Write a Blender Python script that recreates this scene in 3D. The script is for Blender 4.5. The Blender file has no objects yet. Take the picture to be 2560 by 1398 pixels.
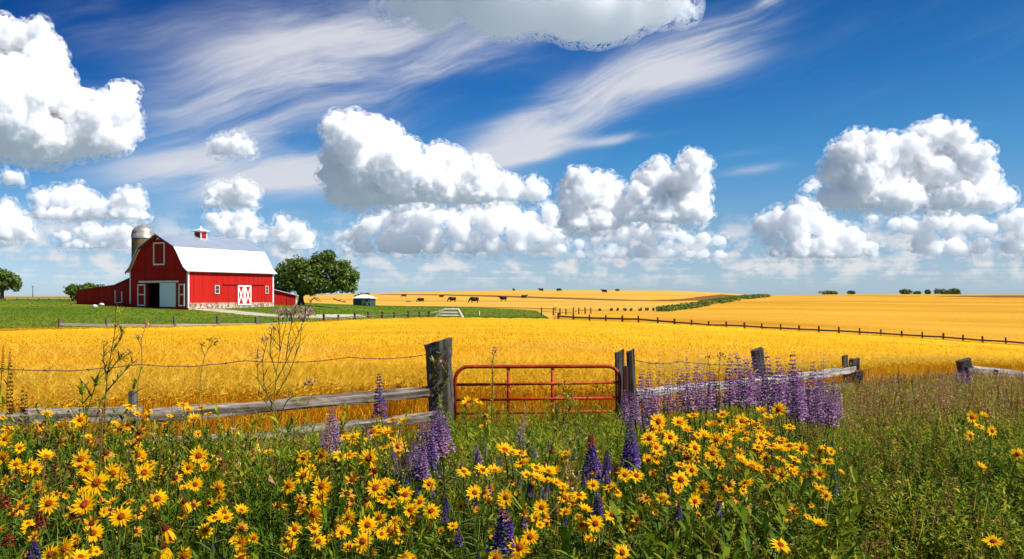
import bpy, bmesh, math, random
import numpy as np
from mathutils import Vector, Matrix, noise
R = math.radians
random.seed(7)
rng = np.random.default_rng(11)
scene = bpy.context.scene
COL = scene.collection

# ------------------------------------------------------------------ camera
F_PX, CX, HY, CAM_Z = 2200.0, 1280.0, 740.0, 2.45      # focal length and horizon, in the photograph's pixels
cam_data = bpy.data.cameras.new('camera')
cam_data.sensor_width = 36.0
cam_data.lens = 36.0 * F_PX / 2560.0
cam_data.shift_y = 41.0 / 2560.0
cam_data.clip_start = 0.05
cam_data.clip_end = 60000.0
cam = bpy.data.objects.new('camera', cam_data)
cam.location = (0, 0, CAM_Z)
cam.rotation_euler = (R(90), 0, 0)
COL.objects.link(cam)
scene.camera = cam

# ------------------------------------------------------------------ sun, exposure
SUN_DIR = Vector((0.93, -0.37, 0)).normalized() * math.cos(R(48)) + Vector((0, 0, math.sin(R(48))))
sun_data = bpy.data.lights.new('sun', 'SUN')
sun_data.energy = 4.8
sun_data.angle = R(0.53)
sun_data.color = (1.0, 0.95, 0.86)
sun = bpy.data.objects.new('sun', sun_data)
sun.rotation_euler = SUN_DIR.to_track_quat('Z', 'Y').to_euler()
COL.objects.link(sun)
scene.view_settings.view_transform = 'Standard'
scene.view_settings.look = 'None'
scene.view_settings.exposure = 0.45
scene.view_settings.gamma = 1.0
scene.view_settings.use_curve_mapping = False
scene.cycles.use_denoising = True
scene.cycles.max_bounces = 72
scene.cycles.diffuse_bounces = 3
scene.cycles.glossy_bounces = 2
scene.cycles.transmission_bounces = 4
scene.cycles.transparent_max_bounces = 12
scene.cycles.volume_bounces = 70
scene.cycles.use_adaptive_sampling = True
scene.cycles.adaptive_threshold = 0.02
scene.cycles.caustics_reflective = False
scene.cycles.caustics_refractive = False

# ------------------------------------------------------------------ node helpers
class NT:
    """small helper round a node tree"""
    def __init__(s, tree):
        s.t = tree
    def n(s, kind, **kw):
        nd = s.t.nodes.new(kind)
        for k, v in kw.items():
            setattr(nd, k, v)
        return nd
    def put(s, sock, v):
        if isinstance(v, bpy.types.NodeSocket):
            s.t.links.new(v, sock)
        elif v is not None:
            sock.default_value = v
    def m(s, op, a, b=None, c=None, clamp=False):
        nd = s.n('ShaderNodeMath', operation=op, use_clamp=clamp)
        s.put(nd.inputs[0], a); s.put(nd.inputs[1], b); s.put(nd.inputs[2], c)
        return nd.outputs[0]
    def xyz(s, x, y, z):
        nd = s.n('ShaderNodeCombineXYZ')
        s.put(nd.inputs[0], x); s.put(nd.inputs[1], y); s.put(nd.inputs[2], z)
        return nd.outputs[0]
    def noise(s, vec, scale, detail=4.0, rough=0.55, dist=0.0, dims='3D'):
        nd = s.n('ShaderNodeTexNoise', noise_dimensions=dims)
        s.put(nd.inputs['Vector'], vec)
        nd.inputs['Scale'].default_value = scale
        nd.inputs['Detail'].default_value = detail
        nd.inputs['Roughness'].default_value = rough
        nd.inputs['Distortion'].default_value = dist
        return nd.outputs['Fac']
    def ramp(s, fac, stops, mode='LINEAR'):
        nd = s.n('ShaderNodeValToRGB')
        nd.color_ramp.interpolation = mode
        el = nd.color_ramp.elements
        while len(el) < len(stops):
            el.new(0.5)
        for e, (p, c) in zip(el, stops):
            e.position = p
            e.color = c if len(c) == 4 else (*c, 1)
        s.put(nd.inputs[0], fac)
        return nd.outputs[0]
    def mix(s, fac, a, b, mode='MIX'):
        nd = s.n('ShaderNodeMix', data_type='RGBA', blend_type=mode)
        s.put(nd.inputs[0], fac)
        for sock, v in ((nd.inputs[6], a), (nd.inputs[7], b)):
            if isinstance(v, (tuple, list)) and len(v) == 3:
                v = (*v, 1)
            s.put(sock, v)
        return nd.outputs[2]
    def smooth(s, x, lo, hi):
        nd = s.n('ShaderNodeMapRange', interpolation_type='SMOOTHSTEP')
        s.put(nd.inputs[0], x)
        nd.inputs[1].default_value = lo; nd.inputs[2].default_value = hi
        nd.inputs[3].default_value = 0.0; nd.inputs[4].default_value = 1.0
        return nd.outputs[0]

# ------------------------------------------------------------------ sky: Nishita light with thin high cirrus
def build_sky():
    w = bpy.data.worlds.new('World')
    scene.world = w
    w.use_nodes = True
    w.cycles.sampling_method = 'MANUAL'
    w.cycles.sample_map_resolution = 512
    t = NT(w.node_tree)
    w.node_tree.nodes.clear()
    sky = t.n('ShaderNodeTexSky', sky_type='NISHITA')
    sky.sun_disc = False
    sky.sun_elevation = R(48)
    sky.sun_rotation = math.atan2(SUN_DIR.x, SUN_DIR.y)
    sky.altitude = 0.0
    sky.air_density = 1.0
    sky.dust_density = 0.3
    sky.ozone_density = 2.0
    tc = t.n('ShaderNodeTexCoord')
    sep = t.n('ShaderNodeSeparateXYZ')
    t.put(sep.inputs[0], tc.outputs['Generated'])
    x, y, z = sep.outputs
    az = t.m('ARCTAN2', x, y)
    el = t.m('ARCSINE', z)
    # clear-sky colour by elevation: deeper towards the zenith, milky at the horizon
    grade = t.ramp(t.m('MULTIPLY', el, 2.0), [
        (0.0, (0.69, 0.97, 1.56)), (0.082, (0.62, 0.805, 1.205)), (0.172, (0.47, 0.735, 1.075)),
        (0.307, (0.215, 0.65, 1.08)), (0.481, (0.090, 0.47, 1.02)), (0.641, (0.050, 0.37, 0.88)),
        (0.80, (0.08, 0.40, 0.86)), (1.0, (0.42, 0.66, 0.92))])
    col = t.mix(1.0, sky.outputs[0], grade, 'MULTIPLY')
    # the sky deepens away from the sun's side
    side = t.ramp(t.m('ADD', t.m('MULTIPLY', az, 0.7), 0.5), [(0.12, (0.22, 0.50, 0.62)), (0.5, (0.95, 1.02, 0.96)), (0.88, (1.7, 1.22, 0.95))])
    col = t.mix(t.m('MULTIPLY', t.smooth(el, 0.02, 0.3), 1.0), col, t.mix(1.0, col, side, 'MULTIPLY'))
    # cirrus: streaky noise inside a few soft, tilted patches of sky (azimuth, elevation in radians)
    warp = t.noise(t.xyz(az, el, 3.7), 5.0, 3.0, 0.5)
    w2 = t.m('MULTIPLY', t.m('SUBTRACT', warp, 0.5), 0.05)
    total = None
    # az, el, half length, half width, tilt, strength, streak tilt
    patches = [(-0.245, 0.205, 0.17, 0.075, 0.35, 0.95, 0.25), (-0.20, 0.275, 0.20, 0.05, 0.10, 0.45, 0.15),
               (-0.29, 0.130, 0.125, 0.026, 0.05, 0.95, 0.0), (-0.185, 0.150, 0.09, 0.03, 0.25, 0.35, 0.2),
               (0.135, 0.232, 0.155, 0.030, 0.42, 0.95, 0.45), (0.225, 0.262, 0.085, 0.032, 0.30, 0.75, 0.5),
               (0.01, 0.180, 0.09, 0.032, 0.5, 0.7, 0.5), (0.10, 0.173, 0.05, 0.006, 0.05, 0.8, 0.05),
               (0.005, 0.158, 0.05, 0.008, 0.12, 0.7, 0.1), (0.275, 0.138, 0.055, 0.008, 0.1, 0.55, 0.12),
               (0.26, 0.155, 0.06, 0.006, 0.12, 0.35, 0.12), (-0.05, 0.29, 0.12, 0.05, 0.12, 0.40, 0.15),
               (0.285, 0.31, 0.015, 0.007, 0.1, 0.6, 0.1), (-0.42, 0.27, 0.10, 0.03, 0.1, 0.18, 0.1)]
    for (a0, e0, L, W, th, k, st) in patches:
        da = t.m('SUBTRACT', az, a0); de = t.m('ADD', t.m('SUBTRACT', el, e0), t.m('MULTIPLY', w2, 0.35))
        c, s_ = math.cos(th), math.sin(th)
        u = t.m('ADD', t.m('MULTIPLY', da, c / L), t.m('MULTIPLY', de, s_ / L))
        v = t.m('ADD', t.m('MULTIPLY', da, -s_ / W), t.m('MULTIPLY', de, c / W))
        d2 = t.m('ADD', t.m('MULTIPLY', u, u), t.m('MULTIPLY', v, v))
        g = t.m('MULTIPLY', t.m('EXPONENT', t.m('MULTIPLY', d2, -1.1)), k)
        total = g if total is None else t.m('ADD', total, g)
    th = 0.30
    ua = t.m('ADD', t.m('MULTIPLY', az, math.cos(th)), t.m('MULTIPLY', el, math.sin(th)))
    va = t.m('ADD', t.m('ADD', t.m('MULTIPLY', az, -math.sin(th)), t.m('MULTIPLY', el, math.cos(th))), w2)
    st1 = t.noise(t.xyz(t.m('MULTIPLY', ua, 4.0), t.m('MULTIPLY', va, 26.0), 1.3), 1.0, 7.0, 0.58, 0.6)
    st2 = t.noise(t.xyz(t.m('MULTIPLY', ua, 1.5), t.m('MULTIPLY', va, 7.0), 8.1), 2.0, 5.0, 0.5, 0.3)
    streak = t.m('ADD', t.m('MULTIPLY', t.smooth(st1, 0.30, 0.74), 0.62), t.m('MULTIPLY', t.smooth(st2, 0.28, 0.70), 0.55))
    cover = t.m('MULTIPLY', t.smooth(t.m('MULTIPLY', total, t.m('ADD', streak, 0.12)), 0.03, 0.95), 0.90)
    thin = t.m('MULTIPLY', t.smooth(st1, 0.45, 0.8), 0.05)
    cover = t.m('ADD', cover, thin, clamp=True)
    col = t.mix(cover, col, (7.0, 7.15, 7.7), 'MIX')
    # a far deck of small fair-weather puffs, seen edge-on down to the horizon
    zz = t.m('ADD', t.m('MAXIMUM', z, 0.0), 0.012)
    deck = t.xyz(t.m('DIVIDE', x, zz), t.m('DIVIDE', y, zz), 0.0)
    lump = t.noise(deck, 0.30, 1.0, 0.5)
    fine = t.noise(t.xyz(az, t.m('MULTIPLY', el, 1.35), 0.0), 34.0, 6.0, 0.55)
    puff = t.m('ADD', t.m('MULTIPLY', lump, 0.25), t.m('MULTIPLY', fine, 0.95))
    band = t.m('MULTIPLY', t.smooth(el, 0.004, 0.030), t.m('SUBTRACT', 1.0, t.smooth(el, 0.055, 0.10)))
    pc = t.m('MULTIPLY', t.m('MULTIPLY', t.smooth(puff, 0.53, 0.75), band), 0.84)
    col = t.mix(pc, col, (7.9, 7.8, 7.9), 'MIX')
    bg = t.n('ShaderNodeBackground')
    t.put(bg.inputs[0], col)
    bg.inputs[1].default_value = 0.075
    out = t.n('ShaderNodeOutputWorld')
    t.t.links.new(bg.outputs[0], out.inputs[0])
build_sky()
# ------------------------------------------------------------------ cumulus: closed cauliflower meshes filled with scattering vapour
def at_px(px, py, depth):
    """world point seen at a photograph pixel, at that distance along the view axis"""
    return Vector(((px - CX) / F_PX * depth, depth, CAM_Z + (HY - py) / F_PX * depth))

def ico_arrays(sub):
    bm = bmesh.new()
    bmesh.ops.create_icosphere(bm, subdivisions=sub, radius=1.0)
    v = np.array([q.co[:] for q in bm.verts]); f = np.array([[q.index for q in p.verts] for p in bm.faces])
    bm.free()
    return v, f
ICO2 = ico_arrays(2)

_vapour = {}
def vapour(mfp, tint=(1, 1, 1), wisp=0.0):
    """white scattering vapour; with wisp > 0 its density breaks up into shreds of about that size"""
    key = (round(mfp, 1), tint, round(wisp, 1))
    if key not in _vapour:
        m = bpy.data.materials.new('cloud_vapour')
        m.use_nodes = True
        m.node_tree.nodes.clear()
        t = NT(m.node_tree)
        sc = t.n('ShaderNodeVolumeScatter')
        sc.inputs['Color'].default_value = (*tint, 1)
        sc.inputs['Density'].default_value = 1.0 / mfp
        if wisp:
            geo = t.n('ShaderNodeNewGeometry')
            nz = t.noise(geo.outputs['Position'], 1.0 / wisp, 3.0, 0.62)
            t.put(sc.inputs['Density'], t.m('MULTIPLY', t.smooth(nz, 0.50, 0.68), 1.0 / mfp))
            m.cycles.volume_step_rate = 0.25
        sc.inputs['Anisotropy'].default_value = 0.0
        out = t.n('ShaderNodeOutputMaterial')
        t.t.links.new(sc.outputs[0], out.inputs['Volume'])
        _vapour[key] = m
    return _vapour[key]

def tag_cloud(ob, label, group):
    ob['label'] = label; ob['category'] = 'cloud'; ob['group'] = group or 'cumulus clouds'
    return ob

def cloud(label, depth, lobes, base, mfp_px, seed, vox_px=2.4, gen=2, thick=1.0, squash=0.26, tint=(1, 1, 1), group=None, halo=15.0, skin=(8, 7, .4, 3.0)):
    r = np.random.default_rng(seed)
    s = depth / F_PX
    L = [np.array([(x - CX) * s, 0.0, (HY - y) * s + CAM_Z, q * s]) for (x, y, q) in lobes]
    L += [np.array([(x - CX) * s, 0.0, (HY - base) * s + CAM_Z + 0.2 * q * s, 0.85 * q * s]) for (x, y, q) in lobes if base - y < 2.6 * q]
    zc = (HY - base) * s + CAM_Z
    for l in L:
        l[1] = r.normal(0, 0.55) * l[3] * thick
    allL = [np.array(L)]
    cur = np.array(L)
    for g in range(gen):
        new = []
        for (x, y, z, q) in cur:
            for _ in range((13, 10)[g]):
                d = r.normal(size=3); d /= np.linalg.norm(d)
                if d[2] < -0.35: d[2] *= -0.6
                qq = q * r.uniform(0.22, 0.46)
                p = np.array([x, y, z]) + d * (q * r.uniform(0.80, 1.02))
                new.append([*p, qq])
        cur = np.array(new)
        allL.append(cur)
    A = np.concatenate(allL)
    V0, F0 = ICO2
    jit = 1 + r.normal(0, 0.10, (len(A), 1, 3))
    V = (V0[None] * A[:, 3][:, None, None] * jit + A[:, None, :3]).reshape(-1, 3)
    F = (F0[None] + (np.arange(len(A)) * len(V0))[:, None, None]).reshape(-1, 3)
    low = V[:, 2] < zc
    V[low, 2] = zc + (V[low, 2] - zc) * squash
    def shell(V, F, vox, lumps):
        me = bpy.data.meshes.new('cloud')
        me.vertices.add(len(V)); me.vertices.foreach_set('co', V.astype(np.float32).ravel())
        me.loops.add(F.size); me.loops.foreach_set('vertex_index', F.astype(np.int32).ravel())
        me.polygons.add(len(F)); me.polygons.foreach_set('loop_start', np.arange(0, F.size, 3, dtype=np.int32))
        me.update(calc_edges=True)
        ob = bpy.data.objects.new('cloud', me)
        ob.location = (0, depth, 0)
        COL.objects.link(ob)
        md = ob.modifiers.new('union', 'REMESH'); md.mode = 'VOXEL'; md.voxel_size = vox * s
        for (sz, st, mid) in lumps:
            tx = bpy.data.textures.new('billow', 'CLOUDS'); tx.noise_scale = sz * s; tx.noise_depth = 3
            dm = ob.modifiers.new('billow', 'DISPLACE'); dm.texture = tx; dm.strength = st * s; dm.mid_level = mid
            dm.texture_coords = 'GLOBAL'
        return ob
    def baked(ob, mat):
        me = bpy.data.meshes.new_from_object(ob.evaluated_get(bpy.context.evaluated_depsgraph_get()))
        me.materials.clear(); me.materials.append(mat)
        return me
    ob = shell(V, F, vox_px, ((30, 12, .5), (9, 5.0, .5)))
    core = baked(ob, vapour(mfp_px * s, tint))
    # a thin skin of lighter vapour round the dense heart
    tx = bpy.data.textures.new('billow', 'CLOUDS'); tx.noise_scale = skin[0] * s; tx.noise_depth = 3
    dm = ob.modifiers.new('billow', 'DISPLACE'); dm.texture = tx; dm.strength = skin[1] * s; dm.mid_level = skin[2]; dm.texture_coords = 'GLOBAL'
    fr = bpy.data.objects.new('vapour_fringe', baked(ob, vapour(mfp_px * s * skin[3], tint)))
    COL.objects.link(fr); fr.parent = ob
    if not halo:
        ob.modifiers.clear(); ob.data = core
        return tag_cloud(ob, label, group)
    # and torn shreds of it further out
    B = np.concatenate(allL[:2]) if len(allL) > 1 else allL[0]
    q_ = B[:, 3][:, None, None]
    V = (V0[None] * (q_ + halo * s) + B[:, None, :3]).reshape(-1, 3)
    F = (F0[None] + (np.arange(len(B)) * len(V0))[:, None, None]).reshape(-1, 3)
    low = V[:, 2] < zc
    V[low, 2] = zc + (V[low, 2] - zc) * max(squash, .75)
    h_ = shell(V, F, vox_px * 2, ())
    mh = baked(h_, vapour(max(mfp_px, 6) * s * 2.4, tint, halo * s))
    bpy.data.objects.remove(h_)
    fr = bpy.data.objects.new('torn_vapour', mh)
    COL.objects.link(fr); fr.parent = ob
    ob.modifiers.clear()
    ob.data = core
    return tag_cloud(ob, label, group)

def puffs(seed, x0, x1, y0, y1, n, q0, q1):
    """lobes strewn through a low bank"""
    r = np.random.default_rng(seed)
    return [(r.uniform(x0, x1), r.uniform(y0, y1), r.uniform(q0, q1)) for _ in range(n)]

cloud('towering white cumulus above the round tree beside the barn', 5200,
      [(915,325,40),(885,362,55),(950,352,52),(860,400,45),(990,392,50),(915,425,74),(1000,440,58),(1105,415,46),(1075,440,42),(1140,432,45),(1205,442,42),
       (1090,468,44),(1190,472,42),(1265,475,33),(1335,478,28),(860,440,42),(960,470,45),(1040,475,40),(1290,482,22)],
      498, 5.6, 3)
cloud('rounded white cumulus with a flat top, left of the taller heap beside it', 5600,
      [(1450,478,42),(1425,505,32),(1500,475,38),(1525,500,32),(1470,520,48),(1515,535,34),(1435,540,32),(1480,560,30),(1545,465,14)],
      568, 5.6, 5)
cloud('white cumulus heap peaking on its right side, above the middle of the fields', 5500,
      [(1650,455,46),(1625,440,26),(1720,430,36),(1740,415,22),(1735,470,40),(1690,490,50),(1620,500,48),(1590,520,30),(1720,515,38),(1660,525,36),(1750,500,22)],
      548, 5.6, 6)
cloud('big white cumulus with two rounded summits over the right fields', 5300,
      [(2130,358,26),(2105,395,40),(2160,395,44),(2215,385,42),(2265,365,24),(2085,430,38),(2140,440,48),(2220,440,54),(2270,420,34),
       (2360,320,24),(2335,345,38),(2390,345,34),(2310,385,38),(2370,390,52),(2420,410,44),(2450,435,36),(2350,440,50),(2420,455,40),
       (2120,490,32),(2180,490,34),(2240,480,42),(2290,495,34),(2380,490,34),(2450,485,34),(2500,500,28),(2070,492,20)],
      512, 5.6, 8)
cloud('huge white cumulus tower cut by the left edge of the photo', 4300,
      [(30,95,38),(60,85,24),(110,80,24),(90,120,48),(40,150,55),(115,150,46),(60,215,85),(130,200,50),(0,230,70),(150,245,42),(70,290,90),(190,280,60),(-30,300,80),
       (295,225,26),(285,255,36),(305,280,34),(250,295,46),(300,320,36),(215,330,40),(140,330,60),(60,345,55),(-20,350,60),(270,345,28)],
      372, 6.0, 9)
cloud('grey bottomed cloud hanging from the top edge of the photo', 3000,
      [(1080,-70,75),(1200,-60,90),(1330,-40,110),(1440,-20,115),(1540,-20,100),(1640,-30,70),(1700,-40,45),(1260,-80,120),(1500,-90,120),(1390,-110,120),(1000,-60,50)],
      26, 42.0, 12, squash=0.8, halo=0, skin=(130, 46, .10, 2.6))
cloud('small oval white cloud high between the cirrus bank and the barn roof', 5000,
      [(540,365,15),(565,362,18),(595,362,19),(622,370,15),(580,375,15)], 384, 8.0, 14, gen=1, vox_px=2.0)
cloud('tiny pale puff at the left edge under the cumulus tower', 5000, [(28,443,16),(48,448,13),(15,452,10)], 458, 12.0, 15, gen=1, vox_px=2.0)
cloud('long low white cumulus with a hump at each end, above the silo', 6200,
      [(110,500,22),(150,492,25),(185,490,26),(215,505,24),(180,515,28),(250,525,22),(300,505,24),(335,498,25),(350,510,18),(300,530,20),(215,535,22)], 545, 6.5, 16, vox_px=2.2)
cloud('small white cumulus straight above the barn ridge', 6000,
      [(545,470,14),(530,485,16),(580,485,22),(612,478,23),(632,488,18),(600,500,20),(560,500,14)], 514, 6.5, 17, vox_px=2.2)
cloud('low cumulus at the left edge beside the silo', 6600, [(20,535,24),(5,560,32),(45,560,24),(65,570,16),(30,580,20),(15,515,14)], 596, 7.0, 18, vox_px=2.2)
cloud('low cream cumulus bank left of the silo', 7000,
      [(165,590,16),(200,580,18),(225,575,20),(260,585,15),(290,585,18),(320,580,20),(240,600,18),(300,602,16),(140,588,10)], 618, 11.0, 19, vox_px=2.2)
cloud('cream cumulus behind the barn cupola', 6900,
      [(535,548,16),(560,540,16),(585,552,20),(610,545,20),(630,560,18),(600,575,20),(560,568,16),(660,585,12),(640,590,14)], 606, 9.0, 20, vox_px=2.2)
cloud('cream cumulus above the round tree, right of the barn', 6900,
      [(705,562,18),(730,570,18),(750,580,18),(770,595,14),(690,580,14),(720,595,20),(760,605,14),(740,610,14)], 620, 9.0, 21, vox_px=2.2)
cloud('broad cream cumulus bank beneath the towering cumulus', 6800,
      [(1010,535,30),(1045,525,28),(1080,545,32),(1020,565,34),(960,550,24),(930,565,22),(905,580,24),(870,590,16),(1130,545,26),(1180,535,28),(1235,520,30),(1270,535,28),
       (1320,555,28),(1375,535,22),(1390,560,26),(1340,580,24),(1230,560,34),(1150,575,30),(1290,580,28),(1080,585,28),(990,590,22),(1400,590,18),(1140,510,14),(1200,498,16),(1290,600,24),(1180,605,26),(1080,608,22),(1370,600,20),(960,605,18),(900,608,15),(850,598,10)],
      628, 11.0, 22)
cloud('cream cumulus bank under the pair of rounded heaps', 7600,
      [(1520,590,22),(1555,585,22),(1600,575,22),(1650,572,24),(1680,585,20),(1620,600,22),(1560,610,18),(1490,600,16),(1450,612,14),(1670,612,18),(1650,625,14),(1720,605,16),(1760,598,18),(1800,602,16),(1700,590,14),(1600,625,16),(1530,622,14)],
      642, 15.0, 23, vox_px=2.2)
cloud('cream cumulus bank left under the cumulus with two summits', 7000,
      [(1920,565,26),(1950,550,28),(1985,540,24),(2030,525,24),(1990,575,34),(2045,560,32),(2080,580,30),(2120,595,26),(1935,600,20),(2000,610,26),(2070,615,28),(2140,615,22),(2180,620,18),
       (2005,505,14),(2040,460,12),(2020,470,10)],
      640, 11.0, 24, vox_px=2.4)
cloud('cream cumulus bank at the right edge under the cumulus with two summits', 7000,
      [(2240,560,18),(2270,565,22),(2300,575,20),(2330,555,24),(2365,545,26),(2400,560,24),(2440,560,24),(2470,575,20),(2330,590,24),(2400,590,22),(2520,560,24),(2550,545,24),(2580,560,30),
       (2380,615,20),(2450,615,20),(2530,620,18),(2300,612,16),(2180,548,10),(2560,580,24)],
      632, 12.0, 25, vox_px=2.4)
# ------------------------------------------------------------------ terrain: heights along rays from the bank, z for (column, distance)
_D = np.array([0.3, 3, 5.5, 8, 11, 14, 18, 25, 34, 50, 80, 118, 150, 190, 260, 360, 460, 600, 900, 2500, 20000])
_FAR = [2.45, 2.40, 2.30, 2.2]
_T = {
 -300: [.85, .85, .85, .50, .22, .16, .10, .00, -.20, -.70, -1.15, .60, 1.65, 1.86, 1.98, 2.04, 2.10, 2.15, 2.2, 2.25, 2.2],
    0: [.85, .85, .85, .55, .20, .16, .10, .00, -.20, -.70, -1.15, .57, 1.63, 1.84, 1.98, 2.04, 2.10, 2.15, 2.2, 2.25, 2.2],
  265: [.85, .85, .85, .55, .20, .16, .10, .00, -.20, -.65, -1.00, .57, 1.50, 1.80, 1.98, 2.04, 2.10, 2.15, 2.2, 2.25, 2.2],
  700: [.85, .85, .83, .55, .22, .15, .08, -.05, -.20, -.55, -1.15, .05, 1.20, 1.42, 1.55, 1.75, 2.45, 2.60, 2.45, 2.3, 2.2],
 1000: [.85, .85, .80, .52, .22, .15, .05, -.10, -.20, -.45, -1.00, -1.00, -.62, .03, .56, 2.10, 4.30, 3.90, 2.6, 2.3, 2.2],
 1340: [.85, .85, .78, .50, .20, .10, .05, -.10, -.20, -.45, -.90, -1.15, -.96, -.31, .44, 2.29, 5.60, 5.00, 3.0, 2.3, 2.2],
 1700: [.85, .85, .82, .60, .35, .10, -.05, -.20, -.50, -.95, -1.45, -1.86, -1.30, -1.00, -.15, 1.80, 5.20, 4.80, 3.0, 2.3, 2.2],
 1920: [.85, .88, .84, .62, .42, .20, .00, -.40, -.75, -1.25, -1.95, -2.50, -1.64, -1.00, -.20, 1.05, 2.35, 2.60, 2.6, 2.3, 2.2],
 2100: [.85, .92, .88, .70, .50, .30, .05, -.45, -.90, -1.50, -2.35, -2.98, -2.20, -1.40, -.27, 1.63, 3.35, 3.20, 2.9, 2.3, 2.2],
 2300: [.85, .95, .95, .80, .60, .40, .10, -.35, -.90, -1.80, -2.80, -3.55, -2.66, -1.87, -.74, 1.30, 3.30, 3.20, 2.9, 2.3, 2.2],
 2560: [.85, .95, .95, .80, .62, .42, .12, -.40, -1.00, -2.00, -3.30, -4.50, -3.35, -2.47, -1.10, 1.14, 3.20, 3.20, 2.9, 2.3, 2.2],
 3000: [.85, .95, .95, .80, .62, .42, .12, -.40, -1.00, -2.00, -3.50, -4.90, -3.80, -2.80, -1.40, 1.00, 3.10, 3.20, 2.9, 2.3, 2.2],
}
_PX = np.array(sorted(_T), dtype=float)
_Z = np.array([_T[int(p)] for p in _PX])
_LD = np.log(_D)
# resample the table smoothly (Catmull-Rom along distance, smoothed across columns) onto a fine grid
_FU = np.linspace(-1.3, 1.3, 521)
_FL = np.linspace(_LD[0], _LD[-1], 520)
def _cat(xs, ys, q):
    m = np.gradient(ys, xs)
    s = np.diff(ys) / np.diff(xs)
    for i in range(len(s)):                               # keep it monotone between knots
        if s[i] == 0: m[i] = m[i + 1] = 0
    k = np.clip(np.searchsorted(xs, q) - 1, 0, len(xs) - 2)
    h = xs[k + 1] - xs[k]; t = np.clip((q - xs[k]) / h, 0, 1)
    return ((2*t**3 - 3*t**2 + 1) * ys[k] + (t**3 - 2*t**2 + t) * h * m[k] + (-2*t**3 + 3*t**2) * ys[k + 1] + (t**3 - t**2) * h * m[k + 1])
_tmp = np.array([_cat(_LD, row, _FL) for row in _Z])                       # columns x fine distance
_pu = (_PX - CX) / F_PX
_G = np.array([np.interp(_FU, _pu, _tmp[:, j]) for j in range(len(_FL))]).T     # fine u x fine distance
_k = np.exp(-0.5 * (np.arange(-12, 13) / 5.0) ** 2); _k /= _k.sum()
_G = np.array([np.convolve(np.pad(_G[:, j], 12, 'edge'), _k, 'valid') for j in range(len(_FL))]).T

def zg(x, y):
    """ground height, arrays or numbers"""
    x = np.asarray(x, float); y = np.maximum(np.asarray(y, float), 0.3)
    u = np.clip((x / y - _FU[0]) / (_FU[1] - _FU[0]), 0, len(_FU) - 1.001)
    d = np.clip((np.log(y) - _FL[0]) / (_FL[1] - _FL[0]), 0, len(_FL) - 1.001)
    i = u.astype(int); j = d.astype(int); a = u - i; b = d - j
    return ((1 - a) * (1 - b) * _G[i, j] + a * (1 - b) * _G[i + 1, j] + (1 - a) * b * _G[i, j + 1] + a * b * _G[i + 1, j + 1])

def on_ground(px, d, lift=0.0):
    x = (px - CX) / F_PX * d
    return Vector((x, d, float(zg(x, d)) + lift))

def hit(px, py, dmin=20.0, dmax=3000.0):
    """where the ground is seen at a photograph pixel (first distance beyond dmin)"""
    ds = np.exp(np.linspace(math.log(dmin), math.log(dmax), 3000))
    xs = (px - CX) / F_PX * ds
    pyg = HY - (zg(xs, ds) - CAM_Z) * F_PX / ds
    k = np.argmax(pyg <= py)
    return Vector((xs[k], ds[k], float(zg(xs[k], ds[k]))))

# ------------------------------------------------------------------ mesh and material helpers
def new_mesh(name, V, F, mat=None, smooth=False, attrs=None):
    """V: n x 3, F: list of index arrays (all faces of one array have the same number of corners)"""
    me = bpy.data.meshes.new(name)
    V = np.asarray(V, np.float32)
    F = [np.asarray(f, np.int32) for f in (F if isinstance(F, list) and len(F) and np.asarray(F[0]).ndim == 2 else [F])]
    me.vertices.add(len(V)); me.vertices.foreach_set('co', V.ravel())
    nl = sum(f.size for f in F); nf = sum(len(f) for f in F)
    me.loops.add(nl); me.loops.foreach_set('vertex_index', np.concatenate([f.ravel() for f in F]))
    st, o = [], 0
    for f in F:
        st.append(np.arange(len(f), dtype=np.int32) * f.shape[1] + o); o += f.size
    me.polygons.add(nf); me.polygons.foreach_set('loop_start', np.concatenate(st))
    if smooth:
        me.polygons.foreach_set('use_smooth', np.ones(nf, bool))
    for k, a in (attrs or {}).items():
        at = me.attributes.new(k, 'FLOAT', 'POINT'); at.data.foreach_set('value', np.asarray(a, np.float32))
    me.update(calc_edges=True)
    me.validate()
    if mat: me.materials.append(mat)
    return me

def link(name, me, parent=None, loc=None, label=None, cat=None, group=None, kind=None):
    o = bpy.data.objects.new(name, me)
    COL.objects.link(o)
    if parent: o.parent = parent
    if loc is not None: o.location = loc
    return tag(o, label, cat, group, kind)

def tag(o, label=None, cat=None, group=None, kind=None):
    if label: o['label'] = label
    if cat: o['category'] = cat
    if group: o['group'] = group
    if kind: o['kind'] = kind
    return o

def thing(name, loc, rz, label, cat, group=None):
    o = link(name, None, None, loc, label, cat, group)
    o.rotation_euler = (0, 0, rz)
    return o

def copy_tree(o, parent=None):
    c = o.copy(); COL.objects.link(c)
    if parent: c.parent = parent
    for ch in list(o.children): copy_tree(ch, c)
    return c

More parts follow.
